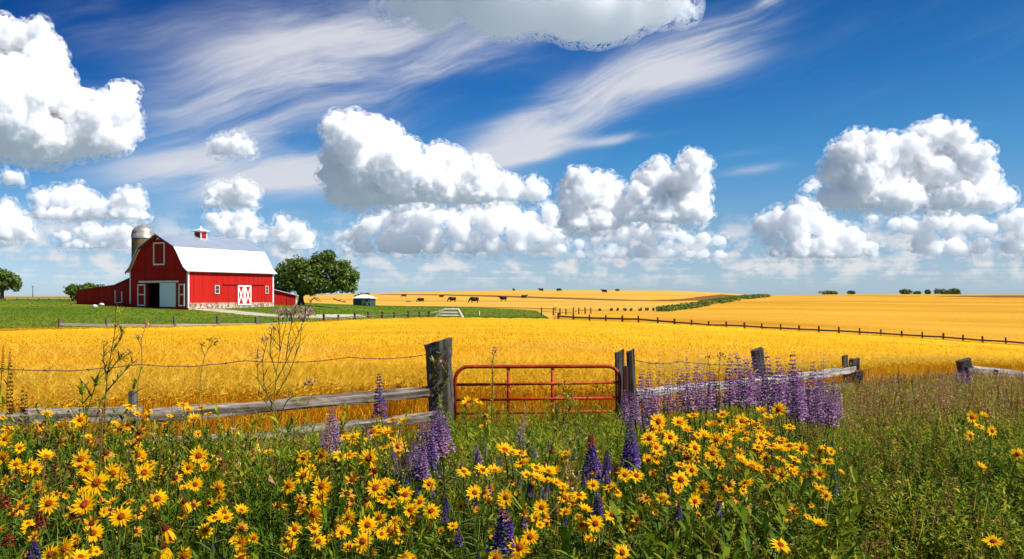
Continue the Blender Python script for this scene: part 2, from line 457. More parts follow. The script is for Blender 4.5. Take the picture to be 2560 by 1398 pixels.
class MB:
    """collects boxes, bars and tubes into one mesh"""
    def __init__(s): s.v, s.q, s.t, s.n = [], [], [], 0
    def add(s, V, Q=(), T=()):
        s.v.append(np.asarray(V, float))
        if len(Q): s.q.append(np.asarray(Q) + s.n)
        if len(T): s.t.append(np.asarray(T) + s.n)
        s.n += len(V)
        return s
    def box(s, lo, hi):
        (a, b, c), (d, e, f) = lo, hi
        V = [(a,b,c),(d,b,c),(d,e,c),(a,e,c),(a,b,f),(d,b,f),(d,e,f),(a,e,f)]
        return s.add(V, [(0,3,2,1),(4,5,6,7),(0,1,5,4),(1,2,6,5),(2,3,7,6),(3,0,4,7)])
    def tube(s, pts, rad, sides=8, cap=True):
        P = [Vector(p) for p in pts]; n = len(P)
        rad = [rad] * n if not hasattr(rad, '__len__') else rad
        V = []; nrm = None
        for i, p in enumerate(P):
            tan = (P[min(i + 1, n - 1)] - P[max(i - 1, 0)]).normalized()
            if nrm is None:
                nrm = tan.orthogonal().normalized()
            else:
                nrm = (nrm - tan * nrm.dot(tan))
                nrm = nrm.normalized() if nrm.length > 1e-6 else tan.orthogonal().normalized()
            bi = tan.cross(nrm)
            for k in range(sides):
                a = 2 * math.pi * k / sides
                V.append(p + (nrm * math.cos(a) + bi * math.sin(a)) * rad[i])
        Q = [(i*sides+k, i*sides+(k+1) % sides, (i+1)*sides+(k+1) % sides, (i+1)*sides+k) for i in range(n-1) for k in range(sides)]
        T = []
        if cap:
            V += [P[0], P[-1]]
            c0, c1 = n * sides, n * sides + 1
            T = [(c0, (k+1) % sides, k) for k in range(sides)] + [(c1, (n-1)*sides+k, (n-1)*sides+(k+1) % sides) for k in range(sides)]
        return s.add([tuple(v) for v in V], Q, T)
    def prism(s, poly, a, b, axis=0):
        """a polygon (two coordinates) pulled along an axis from a to b"""
        n = len(poly)
        def mk(p, h):
            q = list(p); q.insert(axis, h); return tuple(q)
        V = [mk(p, a) for p in poly] + [mk(p, b) for p in poly]
        s.add(V, [(i, (i+1) % n, n + (i+1) % n, n + i) for i in range(n)])
        base = s.n - 2 * n
        s.fans = getattr(s, 'fans', [])
        s.fans += [[base + i for i in range(n)][::-1], [base + n + i for i in range(n)]]
        return s
    def mesh(s, name, mat, smooth=False):
        V = np.concatenate(s.v)
        bm = bmesh.new()
        vs = [bm.verts.new(v) for v in V]
        for grp in s.q + s.t:
            for f in grp:
                try: bm.faces.new([vs[i] for i in f])
                except ValueError: pass
        for f in getattr(s, 'fans', []):
            bm.faces.new([vs[i] for i in f])
        bmesh.ops.recalc_face_normals(bm, faces=bm.faces)
        me = bpy.data.meshes.new(name)
        bm.to_mesh(me); bm.free()
        if smooth:
            me.polygons.foreach_set('use_smooth', np.ones(len(me.polygons), bool))
        me.materials.append(mat)
        return me
    def build(s, name, mat, parent=None, loc=None, smooth=False, **kw):
        return link(name, s.mesh(name, mat, smooth), parent, loc, **kw)

def material(name, rough=0.9, spec=0.2):
    m = bpy.data.materials.new(name); m.use_nodes = True
    t = NT(m.node_tree)
    b = m.node_tree.nodes['Principled BSDF']
    b.inputs['Roughness'].default_value = rough
    b.inputs['Specular IOR Level'].default_value = spec
    return m, t, b

def plain(name, col, rough=0.8, spec=0.3, var=0.12, scale=3.0, metal=0.0, bump=0.0):
    """one colour, broken up by soft stains"""
    m, t, b = material(name, rough, spec)
    tc = t.n('ShaderNodeTexCoord').outputs['Object']
    nz = t.noise(tc, scale, 5.0, 0.6)
    dark = tuple(c * (1 - 2.2 * var) for c in col); light = tuple(min(1, c * (1 + 1.5 * var)) for c in col)
    t.put(b.inputs['Base Color'], t.ramp(nz, [(0.25, dark), (0.75, light)]))
    b.inputs['Metallic'].default_value = metal
    if bump:
        bp = t.n('ShaderNodeBump'); bp.inputs['Strength'].default_value = bump; bp.inputs['Distance'].default_value = 0.02
        t.put(bp.inputs['Height'], t.noise(tc, scale * 6, 4.0)); t.put(b.inputs['Normal'], bp.outputs[0])
    return m

def leafy(name, stops, rough=0.6, trans=0.35, spec=0.25):
    """thin plant matter coloured per blade or leaf, letting some light through"""
    m, t, b = material(name, rough, spec)
    at = t.n('ShaderNodeAttribute'); at.attribute_name = 'tint'
    col = t.ramp(at.outputs['Fac'], stops)
    t.put(b.inputs['Base Color'], col)
    tr = t.n('ShaderNodeBsdfTranslucent'); t.put(tr.inputs[0], col)
    mx = t.n('ShaderNodeMixShader'); mx.inputs[0].default_value = trans
    out = m.node_tree.nodes['Material Output']
    t.t.links.new(b.outputs[0], mx.inputs[1]); t.t.links.new(tr.outputs[0], mx.inputs[2])
    t.t.links.new(mx.outputs[0], out.inputs[0])
    return m

def turf(name, stops, streak=(1, 1), sc=(0.12, 0.9, 6.0), bump=0.4, bdist=0.15, rough=1.0, detail_w=0.35):
    """ground cover coloured by noise at three sizes, in world metres"""
    m, t, b = material(name, rough, 0.05)
    geo = t.n('ShaderNodeNewGeometry').outputs['Position']
    mp = t.n('ShaderNodeMapping'); t.put(mp.inputs[0], geo)
    mp.inputs['Scale'].default_value = (streak[0], streak[1], 1)
    n1 = t.noise(mp.outputs[0], sc[0], 4, 0.55); n2 = t.noise(mp.outputs[0], sc[1], 4, 0.6); n3 = t.noise(geo, sc[2], 3, 0.6)
    f = t.m('ADD', t.m('ADD', t.m('MULTIPLY', n1, 0.5), t.m('MULTIPLY', n2, 0.5 - detail_w / 2)), t.m('MULTIPLY', n3, detail_w / 2))
    t.put(b.inputs['Base Color'], t.ramp(f, stops))
    bp = t.n('ShaderNodeBump'); bp.inputs['Strength'].default_value = bump; bp.inputs['Distance'].default_value = bdist
    t.put(bp.inputs['Height'], t.m('ADD', n3, n2)); t.put(b.inputs['Normal'], bp.outputs[0])
    return m

# ------------------------------------------------------------------ ground sheets, edge to edge
def fn(*pairs):
    xs = np.array([p[0] for p in pairs], float); ys = np.array([p[1] for p in pairs], float)
    return lambda px: np.interp(px, xs, ys)

def fence_line(px):                       # distance of the near fence in each direction
    return np.interp(px, [-1600, -300, 60, 1085, 1340, 1570, 1905, 2137, 2420, 2700, 4200], [6.2, 9.6, 10.7, 14.0, 14.25, 14.5, 19.5, 26, 33, 40, 70])
D1 = lambda px: fence_line(px) + 0.5
D2 = fn((-1600, 74), (-300, 76), (265, 80), (437, 82), (700, 90), (850, 98), (1075, 125), (1350, 124), (1700, 119), (2560, 115), (4200, 110))
D3 = fn((-1600, 165), (265, 165), (700, 172), (880, 188), (1000, 200), (1200, 196), (1340, 178), (1385, 124.1), (1386, 124), (1700, 119), (2560, 115), (4200, 110))
D4 = fn((-1600, 460), (4200, 460))

def sheet(name, lo, hi, rows, mat, cols=None, lift=0.0, kind='structure', rough=0.0):
    px = np.unique(np.concatenate([np.linspace(-1500, 4060, 360), [265, 437, 700, 850, 1075, 1385, 1386]])) if cols is None else np.asarray(cols, float)
    a = np.log(np.maximum(lo(px), 0.3)); b = np.log(np.maximum(hi(px), 0.3))
    k = np.linspace(0, 1, rows + 1)
    d = np.exp(a[:, None] * (1 - k) + b[:, None] * k)
    x = (px[:, None] - CX) / F_PX * d
    z = zg(x, d) + (lift(px[:, None], d) if callable(lift) else lift)
    if rough: z = z + rng.normal(0, rough, z.shape)
    V = np.stack([x, d, z], -1).reshape(-1, 3)
    n = rows + 1
    i = np.arange(len(px) - 1)[:, None] * n + np.arange(rows)[None]
    Q = np.stack([i, i + n, i + n + 1, i + 1], -1).reshape(-1, 4)
    o = link(name, new_mesh(name, V, Q, mat, True))
    o['kind'] = kind
    return o

M_soil = turf('verge_soil', [(0.3, (.035, .045, .012)), (0.55, (.07, .085, .02)), (0.75, (.12, .11, .04))], sc=(0.6, 3, 14))
M_stub = turf('wheat_soil', [(0.3, (.36, .20, .03)), (0.7, (.60, .37, .07))], sc=(0.5, 3, 14))
M_lawn = turf('lawn_turf', [(0.32, (.050, .105, .008)), (0.45, (.095, .165, .010)), (0.56, (.16, .205, .016)), (0.70, (.27, .245, .035))], streak=(0.35, 1), sc=(0.06, 0.5, 4.0), bump=0.8)
def crop_mat(name, stops, sc, bump, bdist, rows=0.0):
    m = turf(name, stops, sc=sc, bump=bump, bdist=bdist, streak=(rows or 0.5, 1.0), detail_w=0.5)
    return m
M_far = crop_mat('ripe_far_crop', [(0.36, (.46, .23, .024)), (0.50, (.62, .34, .05)), (0.64, (.74, .45, .09))], (0.03, 0.16, 1.6), 0.5, 0.3, 0.12)
M_hill = crop_mat('ripe_hill_crop', [(0.36, (.38, .17, .012)), (0.49, (.58, .29, .024)), (0.62, (.70, .39, .05))], (0.04, 0.22, 1.8), 0.6, 0.35, 0.14)
M_crop = crop_mat('ripe_wheat_top', [(0.34, (.56, .28, .008)), (0.48, (.74, .40, .011)), (0.64, (.84, .50, .025))], (0.10, 0.8, 7.0), 0.5, 0.2)
M_plain = turf('haze_tinted_plain', [(0.3, (.19, .25, .30)), (0.7, (.25, .30, .34))], sc=(0.003, 0.02, 0.2), bump=0)  # blue distance haze mixed into the ground colour; also brightens cloud undersides

sheet('ground', lambda p: p * 0 + 0.3, D1, 60, M_soil, rough=0.006)
sheet('wheat_field', D1, D2, 60, M_stub)
sheet('lawn', D2, D3, 40, M_lawn)
M_pasture = turf('dry_pasture', [(0.3, (.14, .16, .03)), (0.7, (.34, .26, .08))], sc=(0.02, 0.15, 2))
HEDGE = [(1655, 779, 1), (1690, 775, 2), (1725, 770, 3.5), (1760, 763, 5), (1795, 756, 6.5), (1830, 750, 8), (1865, 745.5, 9), (1895, 742.5, 8), (1915, 741, 4)]
_hd = [hit(1420, 777.5, 140).y, hit(1420, 777.5, 140).y, hit(1500, 777.5, 140).y] + [hit(x, y, 150).y for (x, y, _) in HEDGE]
DH = fn(*zip([1385, 1420, 1500] + [h[0] for h in HEDGE], _hd))
sheet('pasture', D3, D4, 40, M_pasture, cols=np.linspace(-1500, 760, 120))
sheet('cow_field', lambda p: np.where(p < 1385.5, D3(p), DH(p)), D4, 60, M_far, cols=np.concatenate([np.linspace(760, 1384, 80), [1385.4, 1386], np.linspace(1395, 1915, 90)]))
sheet('hill_field', D3, lambda p: np.where(p < 1915, DH(p), 460.0), 60, M_hill, cols=np.concatenate([np.linspace(1386, 1914.9, 70), np.linspace(1915, 4060, 130)]))
sheet('ridge_back', D4, lambda p: p * 0 + 700, 14, M_far)
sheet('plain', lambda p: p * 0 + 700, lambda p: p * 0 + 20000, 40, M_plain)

# the standing crop: one rolling top from a few metres inside the fence to the far edge
CROP = lambda px, d: np.interp(d, [10, 40, 118], [0.80, 0.72, 0.42])
crop = sheet('wheat', lambda p: D1(p) + 5.0, lambda p: D2(p) - 0.05, 150, M_crop, cols=np.linspace(-700, 3300, 400), lift=CROP, kind='stuff', rough=0.035)
tag(crop, 'ripe golden wheat standing in the near field', 'wheat')

# ------------------------------------------------------------------ paths and dark margins laid on the fields
def ribbon(name, pts, widths, mat, lift=0.02, kind='structure', seg=8):
    P = [hit(x, y, dm) for (x, y, dm) in pts]
    C = []; W = []
    for i in range(len(P) - 1):
        for k in range(seg):
            a = k / seg
            C.append(P[i].lerp(P[i+1], a)); W.append(widths[i] * (1 - a) + widths[i+1] * a)
    C.append(P[-1]); W.append(widths[-1])
    V = []
    for i, c in enumerate(C):
        tdir = (C[min(i+1, len(C)-1)] - C[max(i-1, 0)]); tdir.z = 0; tdir.normalize()
        nrm = Vector((-tdir.y, tdir.x, 0))
        for k in (-1, -0.33, 0.33, 1):
            q = c + nrm * (W[i] * k * (1 + (random.uniform(-.12, .12) if abs(k) == 1 else 0)))
            V.append((q.x, q.y, float(zg(q.x, q.y)) + lift))
    Q = [(i*4+k, i*4+k+1, i*4+k+5, i*4+k+4) for i in range(len(C)-1) for k in range(3)]
    o = link(name, new_mesh(name, V, np.array(Q), mat, True)); o['kind'] = kind
    return o
M_path = turf('pale_gravel', [(0.3, (.36, .31, .23)), (0.7, (.60, .54, .44))], sc=(0.3, 1.5, 8), bump=0.2, bdist=0.03)
ribbon('path', [(372, 761, 100), (430, 765, 100), (500, 772, 100), (580, 780, 95), (650, 787, 90), (720, 792, 88), (800, 793, 88), (860, 790, 90), (905, 788, 95)],
       [2.6, 2.2, 1.9, 1.9, 2.0, 2.4, 3.0, 2.6, 1.2], M_path)
M_till = turf('bare_brown_soil', [(0.3, (.15, .065, .018)), (0.7, (.27, .13, .035))], sc=(0.05, 0.4, 3), bump=0.3)
ribbon('field_margin', [(930, 764.5, 150), (1060, 766, 150), (1180, 767.5, 150), (1330, 771, 150), (1385, 773, 140)], [1.6, 1.6, 1.8, 2.0, 1.4], M_till, lift=0.03)
ribbon('field_margin', [(950, 736.5, 200), (1100, 737.5, 200), (1250, 741, 200), (1400, 746, 200), (1560, 751, 200), (1650, 752.5, 200), (1740, 749, 200), (1800, 744, 200), (1850, 739, 200)],
       [4, 5, 7, 9, 8, 6, 6, 8, 9], M_till, lift=0.05)
ribbon('field_margin', [(2340, 741, 200), (2450, 741.5, 200), (2700, 742, 200)], [2, 16, 20], M_till, lift=0.05)
ribbon('field_margin', [(2110, 740, 200), (2200, 740.5, 200), (2300, 741, 200)], [1.5, 4.5, 1.5], M_till, lift=0.05)
# ------------------------------------------------------------------ materials of the farm
def boards(name, col, pitch=0.22, axis=0, var=0.16, dirt=0.25):
    """painted boards: grooves across one object axis, faded streaks down the wall"""
    m, t, b = material(name, 0.8, 0.08)
    tc = t.n('ShaderNodeTexCoord').outputs['Object']
    sep = t.n('ShaderNodeSeparateXYZ'); t.put(sep.inputs[0], tc)
    run = t.m('ADD', sep.outputs[0], sep.outputs[1])
    cell = t.m('FLOOR', t.m('DIVIDE', run, pitch))
    rnd = t.n('ShaderNodeTexWhiteNoise', noise_dimensions='1D'); t.put(rnd.inputs['W'], cell)
    fr = t.m('FRACT', t.m('DIVIDE', run, pitch))
    groove = t.m('SUBTRACT', 1.0, t.m('MULTIPLY', t.m('ABSOLUTE', t.m('SUBTRACT', fr, 0.5)), 2.0))
    groove = t.smooth(groove, 0.0, 0.14)
    streak = t.noise(t.xyz(t.m('MULTIPLY', run, 3.0), t.m('MULTIPLY', sep.outputs[2], 0.25), 0), 1.0, 5, 0.6)
    val = t.m('ADD', t.m('MULTIPLY', rnd.outputs['Value'], 0.4), t.m('MULTIPLY', streak, 0.6))
    base = t.ramp(val, [(0.2, tuple(c * (1 - var * 1.6) for c in col)), (0.55, col), (0.85, tuple(min(1, c * (1 + var) + 0.003) for c in col))])
    t.put(b.inputs['Base Color'], t.mix(t.m('MULTIPLY', t.m('SUBTRACT', 1.0, groove), 0.5), base, tuple(c * 0.35 for c in col)))
    bp = t.n('ShaderNodeBump'); bp.inputs['Strength'].default_value = 0.5; bp.inputs['Distance'].default_value = 0.02
    t.put(bp.inputs['Height'], groove); t.put(b.inputs['Normal'], bp.outputs[0])
    return m
M_red = boards('barn_red_boards', (.50, .017, .013))
M_red2 = boards('old_red_boards', (.42, .022, .018), var=0.22)
M_white = plain('white_paint', (.80, .79, .77), 0.6, 0.3, 0.05, 1.2)
M_dark = plain('interior_shade', (.010, .009, .009), 0.9, 0.1)  # near-black colour stands in for the shade inside the barn
M_tin_w = plain('white_roof_metal', (.82, .83, .84), 0.42, 0.4, 0.04, 0.6)
def seams(name, col, rough, metal, pitch=0.6):
    m, t, b = material(name, rough, 0.5)
    tc = t.n('ShaderNodeTexCoord').outputs['Object']
    sep = t.n('ShaderNodeSeparateXYZ'); t.put(sep.inputs[0], tc)
    fr = t.m('FRACT', t.m('DIVIDE', sep.outputs[0], pitch))
    line = t.smooth(t.m('ABSOLUTE', t.m('SUBTRACT', fr, 0.5)), 0.44, 0.5)
    nz = t.noise(tc, 0.5, 4)
    base = t.ramp(nz, [(0.3, tuple(c * 0.9 for c in col)), (0.7, tuple(min(1, c * 1.07) for c in col))])
    t.put(b.inputs['Base Color'], t.mix(t.m('MULTIPLY', line, 0.35), base, tuple(c * 0.55 for c in col)))
    b.inputs['Metallic'].default_value = metal
    return m
M_roof_lo = seams('white_roof_sheets', (.74, .755, .78), 0.45, 0.0)
M_roof_up = seams('galvanised_roof_sheets', (.40, .46, .56), 0.38, 0.35)
M_stone = None
def stone_mat():
    m, t, b = material('field_stone', 0.9, 0.2)
    tc = t.n('ShaderNodeTexCoord').outputs['Object']
    vo = t.n('ShaderNodeTexVoronoi', feature='F1'); t.put(vo.inputs['Vector'], tc); vo.inputs['Scale'].default_value = 3.2
    ve = t.n('ShaderNodeTexVoronoi', feature='DISTANCE_TO_EDGE'); t.put(ve.inputs['Vector'], tc); ve.inputs['Scale'].default_value = 3.2
    sep = t.n('ShaderNodeSeparateColor'); t.put(sep.inputs[0], vo.outputs['Color'])
    c = t.ramp(sep.outputs[0], [(0.1, (.20, .10, .06)), (0.5, (.46, .33, .22)), (0.9, (.58, .50, .40))])
    t.put(b.inputs['Base Color'], t.mix(t.smooth(ve.outputs['Distance'], 0.0, 0.06), (.45, .42, .36), c))
    return m
M_stone = stone_mat()

# ------------------------------------------------------------------ the red barn (local x along its long side, y along its gable)
BARN_Z = 1.0
barn = thing('barn', (-45.3, 123.0, BARN_Z), R(61), 'big red gambrel barn with bright white metal roof and open dark doorway', 'barn')
L, W = 16.5, 12.2
half = [(-0.50, 4.92), (0.30, 5.50), (0.75, 6.15), (1.30, 7.05), (1.80, 7.80), (2.30, 8.42), (6.10, 10.30)]
prof = half + [(W - y, z) for (y, z) in half[:-1][::-1]]
wall_prof = [(0.0, -1.2), (W, -1.2), (W, 5.25)] + [(W - y, z - 0.06) for (y, z) in half[1:-1]] + [(6.10, 10.22)] + [(y, z - 0.06) for (y, z) in half[1:-1][::-1]] + [(0.0, 5.25)]
# gable wall with its doorway left open
DY0, DY1, DH = 5.6, 8.4, 3.25          # the open half of the doorway (y range), height
g = MB()
def gable(mb, x0, x1, with_door):
    top = [(y, z) for (y, z) in wall_prof if z > 0]
    ys = sorted(set([0.0, W, DY0, DY1] + [y for y, z in top]))
    zt = lambda y: float(np.interp(y, [p[0] for p in sorted(top)], [p[1] for p in sorted(top)]))
    for a, b in zip(ys[:-1], ys[1:]):
        lo = DH if (with_door and a >= DY0 - 1e-6 and b <= DY1 + 1e-6) else -1.2
        za, zb = zt(a), zt(b)
        if a == 0.0: za = 5.25
        if b == W: zb = 5.25
        mb.prism([(a, lo), (b, lo), (b, zb), (a, za)], x0, x1, 0)
gable(g, 0.0, 0.18, True)
g.build('gable_wall', M_red, barn)
g = MB(); gable(g, L - 0.18, L, False); g.build('gable_wall', M_red, barn)
MB().box((0.18, 0.0, 0.35), (L - 0.18, 0.16, 5.35)).build('side_wall', M_red, barn)
MB().box((0.18, W - 0.16, -1.2), (L - 0.18, W, 5.35)).build('side_wall', M_red, barn)
MB().box((0.10, -0.07, -1.2), (L + 0.02, 0.22, 0.46)).build('foundation', M_stone, barn)
MB().box((3.6, 0.2, -0.3), (3.7, W - 0.2, 5.2)).build('shade_partition', M_dark, barn)  # partition coloured near-black so the doorway reads as deep shade
MB().box((0.2, 0.2, -0.25), (L - 0.2, W - 0.2, -0.2)).build('barn_floor', M_dark, barn)
def roof_strip(pts, mat, name, x0=-0.55, x1=L + 0.45, th=0.10):
    mb = MB()
    nrm = []
    low = []
    for i, (y, z) in enumerate(pts):
        a = pts[max(i-1, 0)]; b = pts[min(i+1, len(pts)-1)]
        ty, tz = b[0]-a[0], b[1]-a[1]; l = math.hypot(ty, tz)
        s = 1 if ty > 0 else 1
        low.append((y + tz / l * th, z - ty / l * th))
    V = [(x0, y, z) for y, z in pts] + [(x0, y, z) for y, z in low] + [(x1, y, z) for y, z in pts] + [(x1, y, z) for y, z in low]
    n = len(pts)
    Q = []
    for i in range(n - 1):
        Q += [(i, i+1, 2*n+i+1, 2*n+i), (n+i+1, n+i, 3*n+i, 3*n+i+1), (i+1, i, n+i, n+i+1), (2*n+i, 2*n+i+1, 3*n+i+1, 3*n+i)]
    Q += [(0, 2*n, 3*n, n), (n-1, 2*n-1, 4*n-1, 3*n-1)]
    mb.add(V, Q)
    return mb.build(name, mat, barn)
for side in (0, 1):
    lo = half[:6] if side == 0 else [(W - y, z) for (y, z) in half[:6]][::-1]
    up = [half[5], half[6]] if side == 0 else [(W - 6.10, 10.30), (W - 2.30, 8.42)]
    if side == 0:
        up = [(2.24, 8.45), (6.10, 10.33)]
    else:
        up = [(W - 6.10, 10.33), (W - 2.24, 8.45)]
    tag(roof_strip(lo, M_roof_lo, 'lower_roof_slope'), 'steep lower slope of white painted metal')
    tag(roof_strip(up, M_roof_up, 'upper_roof_slope'), 'upper slope of grey galvanised metal')
MB().tube([(-0.6, 6.1, 10.36), (L + 0.5, 6.1, 10.36)], 0.09, 6).build('ridge_cap', M_roof_up, barn)
# white trim along the corners and the gable's edge
for (x, y) in ((-0.03, -0.05), (-0.03, W - 0.17), (L - 0.15, -0.05)):
    MB().box((x, y, -0.25 if y < 1 else 0.3), (x + 0.24, y + 0.24, 5.2)).build('corner_board', M_white, barn)
mb = MB()
for a, b in zip(prof[:-1], prof[1:]):
    mb.prism([(a[0], a[1] - 0.30), (b[0], b[1] - 0.30), (b[0], b[1] - 0.13), (a[0], a[1] - 0.13)], -0.47, -0.40, 0)
mb.build('barge_board', plain('barge_paint', (.22, .03, .03), 0.7, 0.2), barn)
# loft door
ld = MB().box((-0.07, 4.85, 6.0), (-0.01, 6.85, 8.95)).build('loft_door', M_red2, barn)
mb = MB()
for lo, hi in (((-0.12, 4.65, 5.85), (-0.03, 4.87, 9.1)), ((-0.12, 6.83, 5.85), (-0.03, 7.05, 9.1)), ((-0.12, 4.87, 8.9), (-0.03, 6.83, 9.1)), ((-0.12, 4.87, 5.85), (-0.03, 6.83, 6.05))):
    mb.box(lo, hi)
mb.build('frame', M_white, ld)
MB().prism([(5.75, 9.55), (6.45, 9.55), (6.1, 9.82)], -0.12, -0.01, 0).build('peak_vent', M_white, barn)
MB().box((-0.05, 0.25, 5.0), (-0.006, W - 0.25, 5.09)).build('belt_board', M_red2, barn)
# big sliding door, track and the two narrow white framed shutters
sd = MB().box((-0.16, 2.35, -0.1), (-0.06, 5.62, 3.28)).build('sliding_door', plain('white_door_panel', (.80, .84, .90), 0.6, 0.3, 0.04, 1.0), barn)
mb = MB()
for z in (0.75, 1.6, 2.45):
    mb.box((-0.175, 2.4, z), (-0.158, 5.57, z + 0.05))
mb.build('panel_rib', M_white, sd)
MB().box((-0.24, 1.8, 3.36), (-0.005, 10.0, 3.62)).build('door_track', M_white, barn)
for (y0, y1, tilt) in ((0.55, 1.75, 0), (8.75, 10.4, 0.16)):
    sh = MB().box((-0.10, y0 + 0.1, 0.1), (-0.03, y1 - 0.1, 3.0)).build('shutter_door', M_red2, barn)
    mb = MB()
    for lo, hi in (((y0, 0.0), (y0 + 0.2, 3.15)), ((y1 - 0.2, 0.0), (y1, 3.15)), ((y0 + 0.2, 2.95), (y1 - 0.2, 3.15)), ((y0 + 0.2, 0.0), (y1 - 0.2, 0.2)), ((y0 + 0.2, 1.55), (y1 - 0.2, 1.72))):
        mb.box((-0.15, lo[0], lo[1]), (-0.06, hi[0], hi[1]))
    mb.build('frame', M_white, sh)
# long side: small windows, braced double door under its track
def small_window(x0, x1, z0, z1):
    w_ = MB().box((x0 + 0.1, -0.045, z0 + 0.1), (x1 - 0.1, -0.02, z1 - 0.1)).build('window', plain('dim_glass', (.05, .045, .05), 0.25, 0.5), barn)
    mb = MB()
    for lo, hi in (((x0, z0), (x0 + .12, z1)), ((x1 - .12, z0), (x1, z1)), ((x0 + .12, z0), (x1 - .12, z0 + .12)), ((x0 + .12, z1 - .12), (x1 - .12, z1)), ((x0 + .12, (z0 + z1) / 2 - .03), (x1 - .12, (z0 + z1) / 2 + .03))):
        mb.box((lo[0], -0.10, lo[1]), (hi[0], -0.03, hi[1]))
    mb.build('frame', plain('faded_white_frame', (.62, .52, .49), 0.7, 0.2), w_)
small_window(4.75, 5.65, 1.75, 3.0)
small_window(14.75, 15.45, 1.8, 3.0)
dd = MB().box((9.05, -0.13, 0.05), (11.75, -0.05, 3.05)).build('braced_door', M_red, barn)
tag(dd, 'white framed red double door with crossed braces')
mb = MB()
for (a, b) in ((9.05, 10.38), (10.42, 11.75)):
    for lo, hi in (((a, 0.05), (a + .2, 3.05)), ((b - .2, 0.05), (b, 3.05)), ((a + .2, 2.83), (b - .2, 3.05)), ((a + .2, 0.05), (b - .2, 0.27))):
        mb.box((lo[0], -0.19, lo[1]), (hi[0], -0.12, hi[1]))
    for (p, q) in (((a + .1, .2), (b - .1, 2.9)), ((a + .1, 2.9), (b - .1, .2))):
        dx, dz = q[0] - p[0], q[1] - p[1]; l = math.hypot(dx, dz); nx, nz = -dz / l * .11, dx / l * .11
        mb.prism([(p[0] + nx, p[1] + nz), (q[0] + nx, q[1] + nz), (q[0] - nx, q[1] - nz), (p[0] - nx, p[1] - nz)], -0.175 - (0.004 if dz > 0 else 0), -0.125, 1)
mb.build('brace_frame', M_white, dd)
MB().box((6.3, -0.16, 3.12), (14.6, -0.01, 3.24)).build('door_track', M_red2, barn)
# cupola
cu = MB().box((6.9, 5.25, 9.6), (8.4, 6.95, 11.55)).build('cupola', M_red, barn)
mb = MB()
for (x, y) in ((6.86, 5.21), (8.24, 5.21), (6.86, 6.79), (8.24, 6.79)):
    mb.box((x, y, 9.6), (x + .2, y + .2, 11.5))
for z in (9.95, 11.35):
    mb.box((6.85, 5.41, z), (6.95, 6.79, z + .16)).box((7.06, 5.20, z), (8.24, 5.30, z + .16)).box((8.35, 5.41, z), (8.45, 6.79, z + .16))
mb.build('frame', M_white, cu)
mb = MB(); mb.box((6.83, 5.5, 10.25), (6.89, 6.7, 11.2)); mb.box((7.15, 5.18, 10.25), (8.15, 5.24, 11.2))
mb.build('louvre', M_red2, cu)
mb = MB()
cr = [(6.45, 4.8), (8.85, 4.8), (8.85, 7.4), (6.45, 7.4)]
V = [(x, y, 11.52) for x, y in cr] + [(x, y, 11.62) for x, y in cr] + [(7.4, 5.85, 12.05), (7.9, 5.85, 12.05), (7.9, 6.35, 12.05), (7.4, 6.35, 12.05), (7.65, 6.1, 12.65)]
mb.add(V, [(0,3,2,1),(0,1,5,4),(1,2,6,5),(2,3,7,6),(3,0,4,7),(4,5,9,8),(5,6,10,9),(6,7,11,10),(7,4,8,11)], [(8,9,12),(9,10,12),(10,11,12),(11,8,12)])
mb.build('cupola_roof', M_tin_w, cu)
cu.scale = (.78,) * 3; cu.location = Vector((7.65, 6.1, 9.9)) * .22
# low lean-to wing against the gable's far edge
lt_top = [(W + 0.02, 4.25), (16.6, 2.95), (25.8, 2.2)]
lw = MB().prism([(W + 0.02, -1.0), (25.8, -1.0), (25.8, 2.2), (16.6, 2.95), (W + 0.02, 4.25)], 0.9, 8.2, 0).build('lean_to', M_red2, barn)
tag(lw, 'long low red wing with a bent roof line')
mb = MB()
mb.prism([(W + 0.02, 4.27), (16.6, 2.97), (16.6, 3.12), (W + 0.02, 4.42)], 0.6, 8.5, 0)
mb.prism([(16.6, 2.97), (26.1, 2.19), (26.1, 2.34), (16.6, 3.12)], 0.6, 8.5, 0)
mb.build('roof', plain('rusty_roof_edge', (.20, .10, .07), 0.8, 0.2), lw)
lwin = MB().box((0.84, 15.2, 0.55), (0.895, 16.5, 1.9)).build('window', M_red2, lw)
mb = MB()
mb.box((0.80, 15.0, 0.4), (0.88, 15.2, 2.1)).box((0.80, 16.5, 0.4), (0.88, 16.7, 2.3)).box((0.80, 15.2, 0.4), (0.88, 16.5, 0.5))
mb.build('frame', M_white, lwin)

# ------------------------------------------------------------------ silo
def silo_mat():
    m, t, b = material('stained_silo_staves', 0.85, 0.2)
    tc = t.n('ShaderNodeTexCoord').outputs['Object']
    sep = t.n('ShaderNodeSeparateXYZ'); t.put(sep.inputs[0], tc)
    fr = t.m('FRACT', t.m('MULTIPLY', sep.outputs[2], 1.25))
    hoop = t.smooth(t.m('ABSOLUTE', t.m('SUBTRACT', fr, 0.5)), 0.40, 0.48)
    nz = t.noise(t.xyz(t.m('MULTIPLY', sep.outputs[0], 1.6), t.m('MULTIPLY', sep.outputs[1], 1.6), t.m('MULTIPLY', sep.outputs[2], 0.25)), 1.0, 6, 0.65)
    c = t.ramp(nz, [(0.30, (.10, .09, .05)), (0.48, (.20, .15, .08)), (0.60, (.30, .17, .07)), (0.75, (.34, .27, .17))])
    t.put(b.inputs['Base Color'], t.mix(t.m('MULTIPLY', hoop, 0.55), c, (.07, .06, .045)))
    return m
silo = thing('silo', on_ground(358, 146), 0, 'tall round silo with stained staves and silver dome behind the barn', 'silo')
n = 40; rs = 1.80; hs = 10.7
mb = MB().tube([(0, 0, -0.5), (0, 0, 3), (0, 0, 6), (0, 0, 9), (0, 0, hs)], rs, n)
mb.build('silo_body', silo_mat(), silo)
mb = MB()
